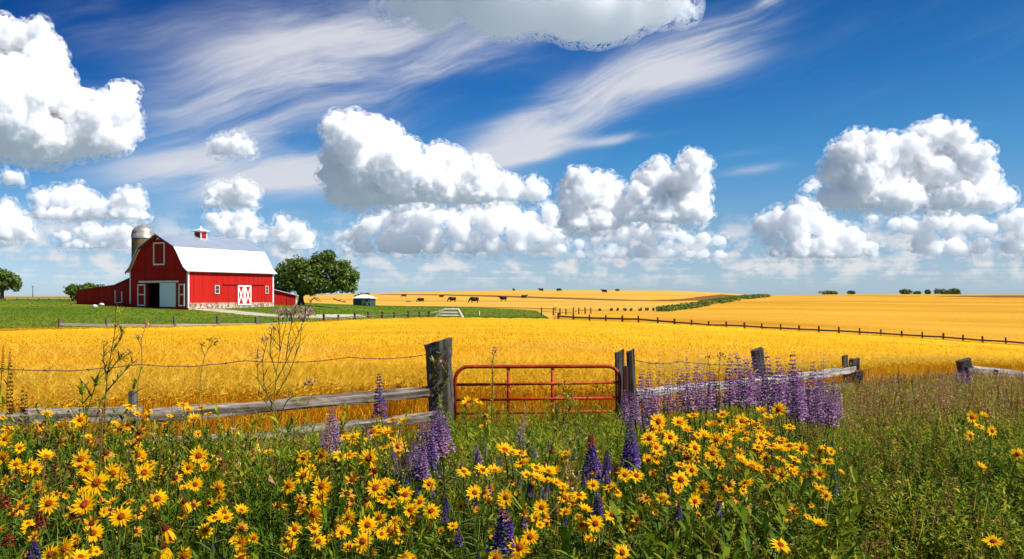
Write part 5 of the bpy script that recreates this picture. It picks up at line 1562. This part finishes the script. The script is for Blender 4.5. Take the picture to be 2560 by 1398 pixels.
flowers('''28,425,110,F 120,480,100,F 230,495,130,F 270,515,100,F 345,425,130,S 605,440,150,F 655,510,130,F 840,545,140,F 890,525,110,F 1075,540,140,F 1030,410,110,F
1480,415,140,F 1405,505,100,F 1455,628,105,F 1625,655,110,F 1305,580,100,O 2265,425,120,F 2260,565,135,F 2400,410,110,F 2150,640,120,F 2395,640,140,F 2385,720,150,F 2335,850,150,F
2195,960,110,F 2370,1050,120,F 2160,1080,130,F 2545,985,90,F 720,615,180,F 635,780,190,F 905,868,160,F 695,990,140,F 365,770,150,F 285,648,100,F 1175,735,140,F 1375,760,100,D 1435,790,110,O
1525,975,120,F 1670,835,100,F 1600,880,110,S 1685,880,110,S 1795,825,100,S 1800,960,100,O 1890,1030,90,F 1795,1060,120,F 480,1110,150,F 380,1150,150,F 600,1170,130,S 1800,1175,110,F 260,1030,100,O
720,1130,70,S 500,510,90,O 780,770,100,O 845,760,100,S 960,755,80,S 1030,855,70,O 600,880,110,O 680,920,110,O 160,800,120,O 100,845,70,O 130,680,60,O 1235,960,150,D 1215,1090,160,D 2240,740,100,O
2080,790,110,O 2000,390,70,S 460,185,110,S 600,150,120,F 620,190,100,S 790,395,130,O 740,290,100,O 900,215,110,O 960,190,110,O 1040,240,110,O 1040,300,100,O 280,265,110,O 45,290,120,F 55,215,90,S
450,310,100,O 970,50,90,S 520,50,70,S 350,105,80,S 640,30,60,S 1020,110,60,S 1110,90,60,S 1360,40,90,S 1400,75,80,S 1500,60,70,S 1550,105,60,S 1260,120,50,S 1450,140,100,S 780,40,60,O 70,80,90,O 20,130,60,S
300,190,80,O 660,280,60,S 700,310,70,O 850,180,60,S 130,530,90,O 80,570,80,O 400,520,80,O 560,640,80,O 420,700,70,O 210,920,80,S 1120,470,90,S 820,820,80,O 930,600,80,O''', 0, 1000, 860 / 2560)
flowers('''150,415,110,S 215,415,120,S 365,435,150,F 395,240,150,S 310,270,110,S 245,275,90,S 185,280,70,S 500,245,110,S 585,345,130,F 480,350,90,S 545,150,90,S 625,160,90,S 410,525,110,O 925,400,120,S
815,625,100,F 1070,535,110,S 1210,525,120,S 1300,530,110,S 1375,375,140,S 1495,400,110,S 1510,470,130,S 1610,510,120,S 1700,535,120,S 1760,530,90,S 1540,560,90,S 1610,580,110,S 1690,605,100,S 1760,620,90,S
1810,650,90,S 415,655,150,F 485,630,90,F 635,705,130,F 580,630,80,O 745,760,100,F 830,825,120,F 675,820,120,F 540,775,80,F 445,875,120,F 355,930,140,F 215,875,110,F 240,600,110,O 200,700,120,O 240,750,80,O
175,980,110,F 525,980,140,F 620,960,110,F 560,900,100,S 320,1050,140,F 630,1165,110,S 350,750,110,D 990,940,80,S 1150,690,120,F 1225,690,90,O 1385,725,120,F 1260,760,80,O 1515,765,100,O 1650,800,120,F
1820,725,110,F 1880,770,80,O 1930,710,120,S 1830,835,90,S 1970,820,110,S 2035,635,90,F 2045,555,80,S 2160,650,100,S 2270,560,110,F 2355,565,110,F 2420,730,80,O 2540,730,70,F 1950,930,110,F 2050,920,130,F
2180,855,130,F 1565,1020,130,F 1485,1095,160,F 1310,1175,120,F 2250,1135,130,F 1665,870,90,O 1690,920,70,O 2365,890,90,O 1830,400,80,S 2440,450,100,F 2450,290,130,S 2520,160,120,F 2530,230,80,S 1350,800,70,O
1290,975,50,O 1430,610,60,O 1110,20,110,S 1180,10,80,S 1080,40,70,O 1230,120,60,O''', 800, 1000, 860 / 2560)
flowers('''115,535,105,F 62,640,100,F 190,635,100,F 245,545,100,S 290,590,80,S 335,500,80,S 345,700,90,F 300,690,80,S 230,700,70,O 130,730,70,S 520,495,80,S 570,580,80,F 640,535,100,F 690,530,70,S 480,650,90,F
400,620,80,S 450,560,80,S 540,640,80,S 590,600,70,S 660,650,70,S 760,470,70,S 800,500,70,S 870,460,95,F 940,570,70,S 760,640,90,F 750,580,70,S 700,560,60,S 800,620,70,S 890,650,70,S 830,690,80,S 880,710,80,S
940,690,90,S 1015,705,95,F 455,735,100,F 500,800,75,F 630,780,90,S 700,815,90,S 740,830,70,S 785,765,70,F 880,770,70,S 970,775,80,S 950,820,80,S 890,870,90,F 830,850,70,O 800,880,60,O 1130,865,80,F 1100,770,70,O
1180,790,80,S 1160,700,70,S 1130,720,60,O 1070,850,60,O 1140,960,70,S 1170,1000,70,F 255,810,80,S 325,840,90,F 255,900,120,F 185,890,70,O 395,945,90,F 345,1035,85,F 150,1015,70,S 40,1015,60,O 605,1020,70,O
665,920,90,S 560,930,80,O 520,950,70,O 350,775,70,O 620,730,70,O 740,700,70,S 960,1100,70,O 1120,1180,95,S 880,1310,120,S 2080,510,80,F 2155,500,60,S 2125,570,70,S 2070,625,70,F 2205,595,75,F 2365,740,80,F
2135,820,70,S 2215,1290,110,S''', 1600, 840, 960 / 2405)

# ------------------------------------------------------------------ flower spikes: stem and bloom
def spike_mesh(seed, n, r0, mat, gap=0.0, whorl=14):
    """florets in whorls up a spike of height 1, tapering to the tip"""
    r = np.random.default_rng(seed); parts = []
    for k in range(n):
        a = r.uniform(0, 1) ** .8; lev = round(a * whorl) / whorl; a = lev * .5 + a * .5
        if r.random() < gap * a: continue
        rr = r0 * (1.08 - a) ** .75 * r.uniform(.45, 1.1); th = r.uniform(0, 6.28)
        c = np.array([rr * math.cos(th), rr * math.sin(th), a])
        s = r0 * .30 * (1.2 - .7 * a) * r.uniform(.7, 1.4)
        out = np.array([math.cos(th), math.sin(th), r.uniform(-.2, .7)]); tv = np.array([-math.sin(th), math.cos(th), r.normal(0, .3)])
        up = np.array([0, 0, 1.0]) + out * .3
        V = [c, c + out * s + tv * s * .7, c + out * s * 1.4 + up * s * .3, c + out * s - tv * s * .7, c + up * s * .9 + out * s * .3]
        parts.append((V, [(0, 1, 2), (0, 2, 3), (4, 1, 0), (4, 0, 3)], float(np.clip(.45 + .35 * (1 - a) + r.normal(0, .22), 0, 1))))
    parts.append(([(-.012 * r0 * 8, 0, -.05), (.012 * r0 * 8, 0, -.05), (0, 0, 1)], [(0, 1, 2)], .1)); parts.append(([(0, -.012 * r0 * 8, -.05), (0, .012 * r0 * 8, -.05), (0, 0, 1)], [(0, 1, 2)], .1))
    v, f, t = join(parts)
    return new_mesh('bloom', v, f, mat, False, {'tint': t})
M_sp = {'pale': leafy('lilac_floret', [(0, (.16, .10, .13)), (.35, (.34, .20, .42)), (.7, (.50, .34, .56)), (1, (.68, .52, .66))], .6, .3),
        'purple': leafy('purple_floret', [(0, (.12, .06, .10)), (.35, (.30, .13, .36)), (.7, (.48, .26, .52)), (1, (.66, .45, .62))], .6, .3),
        'violet': leafy('violet_floret', [(0, (.035, .015, .08)), (.35, (.09, .035, .26)), (.7, (.17, .07, .40)), (1, (.34, .20, .55))], .6, .3),
        'dark': leafy('indigo_floret', [(0, (.02, .012, .06)), (.4, (.07, .03, .22)), (.75, (.15, .07, .36)), (1, (.32, .20, .52))], .6, .25),
        'red': leafy('crimson_floret', [(0, (.06, .004, .006)), (.45, (.24, .010, .018)), (.8, (.50, .03, .03)), (1, (.65, .12, .06))], .6, .25),
        'orange': leafy('scarlet_floret', [(0, (.20, .02, .01)), (.45, (.50, .06, .02)), (1, (.75, .22, .05))], .6, .25),
        'dock': leafy('dock_seed', [(0, (.035, .012, .006)), (.5, (.10, .04, .018)), (1, (.20, .09, .04))], .8, .15)}
SPK = {k: [spike_mesh(500 + 10 * i + j, n, r0, M_sp[k], gap) for j in range(3)] for i, (k, n, r0, gap) in enumerate(
    [('pale', 170, .075, .75), ('purple', 330, .085, .35), ('violet', 330, .11, .2), ('dark', 360, .13, .12), ('red', 220, .17, .1), ('orange', 220, .17, .1), ('dock', 420, .06, .0)])}
LOOK = {'pale': 'tall pale lilac flower spike', 'purple': 'purple flower spike', 'violet': 'violet flower spike', 'dark': 'deep indigo flower spike', 'red': 'crimson flower spike', 'orange': 'scarlet flower spike', 'dock': 'dark brown dock seed stalk'}
def spire(px, top, bot, kind, where, d=None, lean=0.0, fat=1.0, group=None):
    d = d or DPY(bot) * 1.03
    a, b = P(px, bot, d), P(px + lean, top, d)
    zb = float(zg(a.x, d))
    t = thing('flower_spike' if kind != 'dock' else 'dock_stalk', (a.x, d, zb), 0, f'{LOOK[kind]} {where}', 'flower' if kind != 'dock' else 'weed', group or f'{"spikes" if kind != "dock" else "stalks"} {where}')
    h0 = max(a.z - zb, .05)
    st = link('stem', STEM[fr_.randrange(7)], t); st.scale = (1.2, 1.2, h0 + .06)
    o = link('bloom', fr_.choice(SPK[kind]), t, (0, 0, h0))
    dv = b - a; o.rotation_euler = (dv.to_track_quat('Z', 'Y') @ Matrix.Rotation(fr_.uniform(0, 6.28), 3, 'Z').to_quaternion()).to_euler()
    L_ = dv.length; w = min(np.clip(L_ ** .5 * .62, .16, .62), L_ * 1.5) * fat * (1.25 if kind == 'pale' else 1.5 if kind == 'purple' else 1.0)
    o.scale = (w, w, L_)
def spires(txt, ox, oy, k, where, d=None, fat=1.0):
    for tok in txt.split():
        f_ = tok.split(',')
        dd = None
        if d: dd = fr_.uniform(*d) if f_[3] != 'pale' else d[1] * fr_.uniform(.98, 1.12)
        spire(ox + float(f_[0]) * k, oy + float(f_[1]) * k, oy + float(f_[2]) * k, f_[3], where, dd, float(f_[4]) * k if len(f_) > 4 else fr_.uniform(-4, 4), fat)
spires('''115,100,440,pale 235,105,320,pale 290,80,330,pale 365,80,460,pale 420,220,480,purple 600,30,400,pale 655,60,400,pale 695,60,420,pale 800,110,460,purple 875,140,480,purple 955,100,470,purple 1025,155,420,pale
1080,165,540,purple 1148,60,430,pale 330,300,470,purple 590,200,440,purple 640,210,450,purple 690,230,440,purple 740,240,440,purple 920,240,500,purple 985,220,520,purple 1110,290,560,purple 1180,300,560,purple 1240,330,520,purple
1050,330,540,purple 500,300,450,pale 1010,300,500,purple 840,220,470,purple 770,160,470,purple 1160,350,560,purple 560,250,430,purple 385,260,470,purple 345,180,440,purple 620,120,430,purple 715,130,440,purple 900,200,490,purple
20,170,430,pale 55,210,470,purple 150,210,470,pale 175,260,480,purple 205,190,460,pale 260,220,470,purple 300,240,480,purple 405,150,460,pale 450,210,470,purple 480,250,480,purple 530,160,440,pale 560,120,430,purple 665,150,450,purple 835,150,470,pale 915,160,480,pale 1000,200,520,purple 1060,260,540,purple 1100,200,540,pale 1200,330,560,purple 1130,220,540,purple 975,330,540,purple 1210,280,500,purple 860,300,500,purple 960,180,500,purple''', 1600, 840, 960 / 2405, 'in the tall clump before the broken fence', (7.4, 9.0))
spires('70,260,560,pale 30,330,600,pale 90,330,560,purple 15,240,560,purple', 1600, 840, 960 / 2405, 'just right of the gate posts', (6.4, 7.0))
spires('1985,190,290,purple 2020,185,300,purple 2055,200,300,violet', 1600, 840, 960 / 2405, 'below the tilted lone post at right', (17, 19))
spires('1870,330,470,pale 1900,340,480,pale', 1600, 840, 960 / 2405, 'among the rusty weeds at right', (11, 13))
spires('1205,650,720,violet 1218,860,900,violet 1225,920,990,violet', 1600, 840, 960 / 2405, 'at the right margin of the broad daisy patch')
spires('490,1035,1140,dark 235,1050,1165,dark 155,850,905,dark 175,930,1000,dark', 1600, 840, 960 / 2405, 'below the broad daisy patch')
spires('100,60,350,purple 60,200,380,purple 20,260,420,purple', 800, 1000, 860 / 2560, 'in front of the lower log, left of the gate')
spires('445,-190,130,violet', 800, 1000, 860 / 2560, 'standing across the upper log, left of the gate', (6.2, 6.4))
spires('''760,150,430,purple 800,110,420,pale 840,60,400,pale 880,50,380,purple 920,70,360,pale 860,190,330,violet 740,370,600,purple 690,300,480,purple 780,430,600,purple 720,450,600,violet 820,180,460,purple 900,130,430,purple
860,90,430,purple 780,200,450,pale 940,120,400,purple 830,300,520,violet 700,400,560,pale 760,330,560,purple 560,420,560,pale 600,440,580,pale''', 800, 1000, 860 / 2560, 'in the bushy clump just left of the gate')
spires('2270,-70,150,purple 2310,-60,160,purple 2345,-40,200,purple 2280,0,200,pale', 800, 1000, 860 / 2560, 'in front of the gate\'s latch end', (6.3, 6.8))
spires('2310,160,530,violet 2335,240,500,violet 2285,300,520,violet', 800, 1000, 860 / 2560, 'below the gate\'s latch end')
spires('2010,330,600,dark 2045,350,560,dark 2140,380,540,dark 1965,550,650,dark 2065,680,860,dark 2120,480,620,dark', 800, 1000, 860 / 2560, 'right of centre, before the gate')
spires('1365,830,1150,dark', 800, 1000, 860 / 2560, 'standing alone and biggest at the bottom centre', None, 1.3)
spires('1170,375,490,violet 1150,590,645,dark 1165,740,830,dark 1560,610,720,dark 1655,640,745,dark 1690,620,700,dark 1515,850,960,violet 1815,880,960,dark 1030,960,1085,dark 1185,1150,1230,dark 720,640,710,violet 890,490,575,violet 1000,600,640,violet', 800, 1000, 860 / 2560, 'scattered between the daisies, bottom centre')
spires('1475,90,330,pale,60 1510,240,360,pale', 800, 1000, 860 / 2560, 'leaning before the gate\'s lowest tubes')
spires('120,150,420,pale 60,90,330,pale 350,180,300,purple 600,330,470,pale 660,380,520,purple 540,330,440,violet 1170,330,470,purple 1230,300,420,pale 1330,420,520,violet 1420,380,470,pale 1600,330,430,purple 1700,280,380,pale 1480,560,650,violet 1260,620,700,violet 840,640,720,purple 640,560,640,violet', 800, 1000, 860 / 2560, 'scattered through the middle of the flower bank')
spires('940,720,830,violet 930,790,910,violet', 800, 1000, 860 / 2560, 'in the middle of the centre daisies')
spires('245,1055,1200,dark', 0, 1000, 860 / 2560, 'at the bottom left corner', None, 1.3)
spires('1580,1050,1130,dark 1660,1120,1180,dark 2420,200,300,pale 2100,470,520,pale', 0, 1000, 860 / 2560, 'among the left daisies')
spires('30,690,820,red 65,970,1085,red 310,830,955,red', 0, 1000, 860 / 2560, 'at the left edge among the daisies', None, 1.35)
spires('1680,440,510,red 1768,430,495,red 1550,370,430,red 2210,480,570,red 1730,340,400,red 2095,720,770,red 1930,215,250,red', 800, 1000, 860 / 2560, 'among the weeds before the gate')
spires('2030,255,345,orange 2000,265,350,red', 800, 1000, 860 / 2560, 'above the indigo spikes before the gate')
spires('140,395,790,dock,12 170,430,720,dock,6 60,230,600,dock,15', 0, 820, .375, 'at the left edge before the log fence', (6.0, 6.6), .8)
spires('15,115,300,dock 60,135,280,dock,10', 0, 820, .375, 'rising over the barbed wire at the left edge', (7.2, 7.6), .7)
spires('395,300,600,dock,20', 0, 1000, 860 / 2560, 'bending among the left daisies', None, .8)
spires('2290,330,480,dock 2325,350,490,dock 2355,330,470,dock,8 1615,190,300,dock 1700,220,310,dock,15', 1600, 840, 960 / 2405, 'in the rusty weeds at right', (9, 12), .8)

# ------------------------------------------------------------------ tall single weeds
M_wst = leafy('weed_stem', [(0, (.10, .12, .02)), (.5, (.22, .22, .035)), (1, (.36, .25, .07))], .6, .15)
M_pink = leafy('pink_tuft', [(0, (.16, .08, .06)), (.5, (.42, .22, .22)), (1, (.62, .42, .40))], .7, .3)
def tuft_at(parts, c, s, n, r, t0=.3, t1=1.0, flat=.7):
    for _ in range(n):
        q = np.array(c) + r.normal(size=3) * s * np.array([1, 1, flat]); e = r.normal(size=(3, 3)) * s * .42
        parts.append((q + e, [(0, 1, 2)], r.uniform(t0, t1)))
def weed(name, lab, d, stems, rad, heads=(), leaves=0, leaf_len=.10, seed=1, head_mat=None, stem_t=.4, head_name='seed_head', leaf_w=.016, hn=26):
    """stems: photograph polylines; heads: (px, py, size in px)"""
    r = np.random.default_rng(seed)
    x0, y0 = stems[0][0]
    base = P(x0, y0, d); zb = float(zg(base.x, d)); root = Vector((base.x, d, zb))
    t = thing(name, root, 0, lab, 'weed')
    parts = []
    for s in stems:
        pts = [P(px, py, d) - root + Vector((0, float(r.normal(0, .02)) if i else 0, 0)) for i, (px, py) in enumerate(s)]
        if s is stems[0]: pts = [Vector((0, 0, -.02))] + pts
        n_ = len(pts); mb = MB().tube(pts, list(np.linspace(rad, rad * .45, n_)), 5, cap=False)
        parts.append((mb.v[0], np.array(mb.q[0]), stem_t + r.uniform(-.15, .15)))
        for _ in range(leaves):
            i = r.integers(0, n_ - 1); p = pts[i].lerp(pts[i+1], r.random())
            v, q = blade(leaf_w * r.uniform(.6, 1.3), leaf_len * r.uniform(.5, 1.3), .03, 2); tl = r.uniform(.3, 1.1); c, s_ = math.cos(tl), math.sin(tl)
            v = np.stack([v[:, 0] * c + v[:, 2] * s_, v[:, 1], -v[:, 0] * s_ + v[:, 2] * c], -1)
            parts.append((rot_z(v, r.uniform(0, 6.28)) + np.array(p), q, r.uniform(.1, .6)))
    v, f, tt = join(parts)
    link('stem', new_mesh('stem', v, f, M_wst, False, {'tint': np.clip(tt, 0, 1)}), t)
    if heads:
        for (px, py, s) in heads:
            hp_ = []; c_h = P(px, py, d) - root
            tuft_at(hp_, (0, 0, 0), s * d / F_PX, hn, r)
            v, f, tt = join(hp_)
            link(head_name, new_mesh(head_name, v, f, head_mat or M_dry, False, {'tint': np.clip(tt, 0, 1)}), t, c_h)
    return t
S0 = [(690, 1110), (683, 1020), (690, 930), (705, 850), (722, 785)]
weed('tall_weed', 'tallest branching weed with pinkish heads reaching up in front of the lawn fence', 6.6,
     [S0, [(683, 1020), (660, 960), (655, 900), (668, 845)], [(688, 960), (715, 900), (745, 830), (768, 785)], [(690, 990), (725, 930), (750, 860), (757, 800)], [(700, 880), (700, 830), (692, 780)], [(684, 1010), (648, 950), (645, 890)],
      [(715, 900), (725, 840), (738, 775)], [(690, 930), (676, 880), (680, 820)], [(690, 1060), (720, 1000), (745, 985)], [(688, 1040), (655, 1000), (640, 985)]], .0050,
     [(722, 782, 7), (738, 774, 8), (768, 784, 9), (757, 796, 7), (692, 776, 6), (775, 775, 6), (750, 770, 7), (712, 776, 6), (705, 790, 5), (745, 790, 7), (662, 848, 5), (648, 892, 5), (682, 822, 5)], 15, .15, 1, M_pink, .45, 'flower_head', .010, 40)
weed('tall_weed', 'leafy weed with yellow flowers rising over the wire near the left log', 6.8,
     [[(262, 1010), (268, 940), (280, 880), (290, 820), (297, 770)], [(272, 930), (300, 900), (328, 880)], [(268, 950), (262, 900), (258, 855)], [(280, 880), (300, 850), (305, 825)], [(265, 980), (300, 945), (335, 905)]], .0060,
     [(310, 900, 6), (322, 885, 6), (298, 892, 5), (335, 905, 5), (290, 880, 5), (262, 858, 5), (305, 828, 5), (297, 775, 5), (292, 812, 5)], 22, .10, 2, leafy('yellow_weed_tuft', [(0, (.16, .10, .02)), (.5, (.52, .40, .03)), (1, (.85, .62, .03))], .6, .3), .35, 'flower_head', .015, 30)
weed('tall_weed', 'thin brown topped stalk beside the lawn fence end post', 6.8, [[(345, 960), (350, 905), (360, 850), (366, 805)], [(356, 870), (346, 850), (344, 838)]], .0045, [(366, 806, 6), (367, 818, 5), (345, 842, 5), (372, 800, 4)], 3, .08, 3, None, .7)
weed('tall_weed', 'thin stalk with dark button seed heads above the left log', 6.8, [[(498, 1010), (503, 940), (512, 890), (528, 853)], [(512, 890), (502, 872), (504, 862)], [(518, 872), (538, 858)]], .0040, [(530, 848, 4), (538, 857, 4), (504, 860, 4), (522, 850, 3)], 2, .08, 4, leafy('dark_button', [(0, (.02, .012, .006)), (1, (.07, .045, .02))], .8, .05), .6)
weed('tall_weed', 'upright thistle like stalk standing in front of the gate\'s left part', 8.0, [[(1226, 1110), (1230, 1030), (1232, 960), (1230, 910), (1238, 876)]], .0075, [(1238, 874, 6)], 34, .09, 5, None, .35, 'seed_head', .018)
weed('tall_weed', 'yellow green weed before the gate\'s right hand upright', 8.2, [[(1405, 1140), (1408, 1060), (1410, 990), (1411, 950)], [(1407, 1080), (1392, 1040), (1388, 1010)], [(1408, 1060), (1425, 1020), (1430, 990)]], .0060, [(1411, 960, 7), (1409, 985, 8), (1413, 1010, 8), (1390, 1030, 8), (1428, 1005, 7)], 26, .10, 6, leafy('yellow_green_tuft', [(0, (.16, .18, .02)), (1, (.52, .46, .04))], .6, .3), .5)
weed('pink_flower', 'single pink thistle flower on a thin stalk before the left wheat', 7.2, [[(760, 1060), (770, 1000), (778, 958)]], .0040, [(778, 954, 7)], 3, .1, 7, M_pink, .5, 'flower_head', .012, 40)
weed('tall_weed', 'two bare curved stalks behind the purple clump\'s left side', 12.0, [[(1800, 1000), (1796, 940), (1800, 885)], [(1772, 990), (1775, 930), (1770, 890)]], .010, [(1802, 893, 6), (1771, 893, 5)], 2, .12, 8, M_sp['dock'], .9)
weed('vine', 'green vine climbing the face of the thick gate post', 13.78, [[(1106, 1060), (1098, 1000), (1092, 950), (1096, 910), (1104, 882)], [(1098, 1000), (1112, 960), (1114, 920)], [(1092, 950), (1082, 925), (1084, 900)]], .008, [(1100, 900, 7), (1108, 905, 6)], 34, .13, 9, None, .4, 'seed_head', .055, 14)
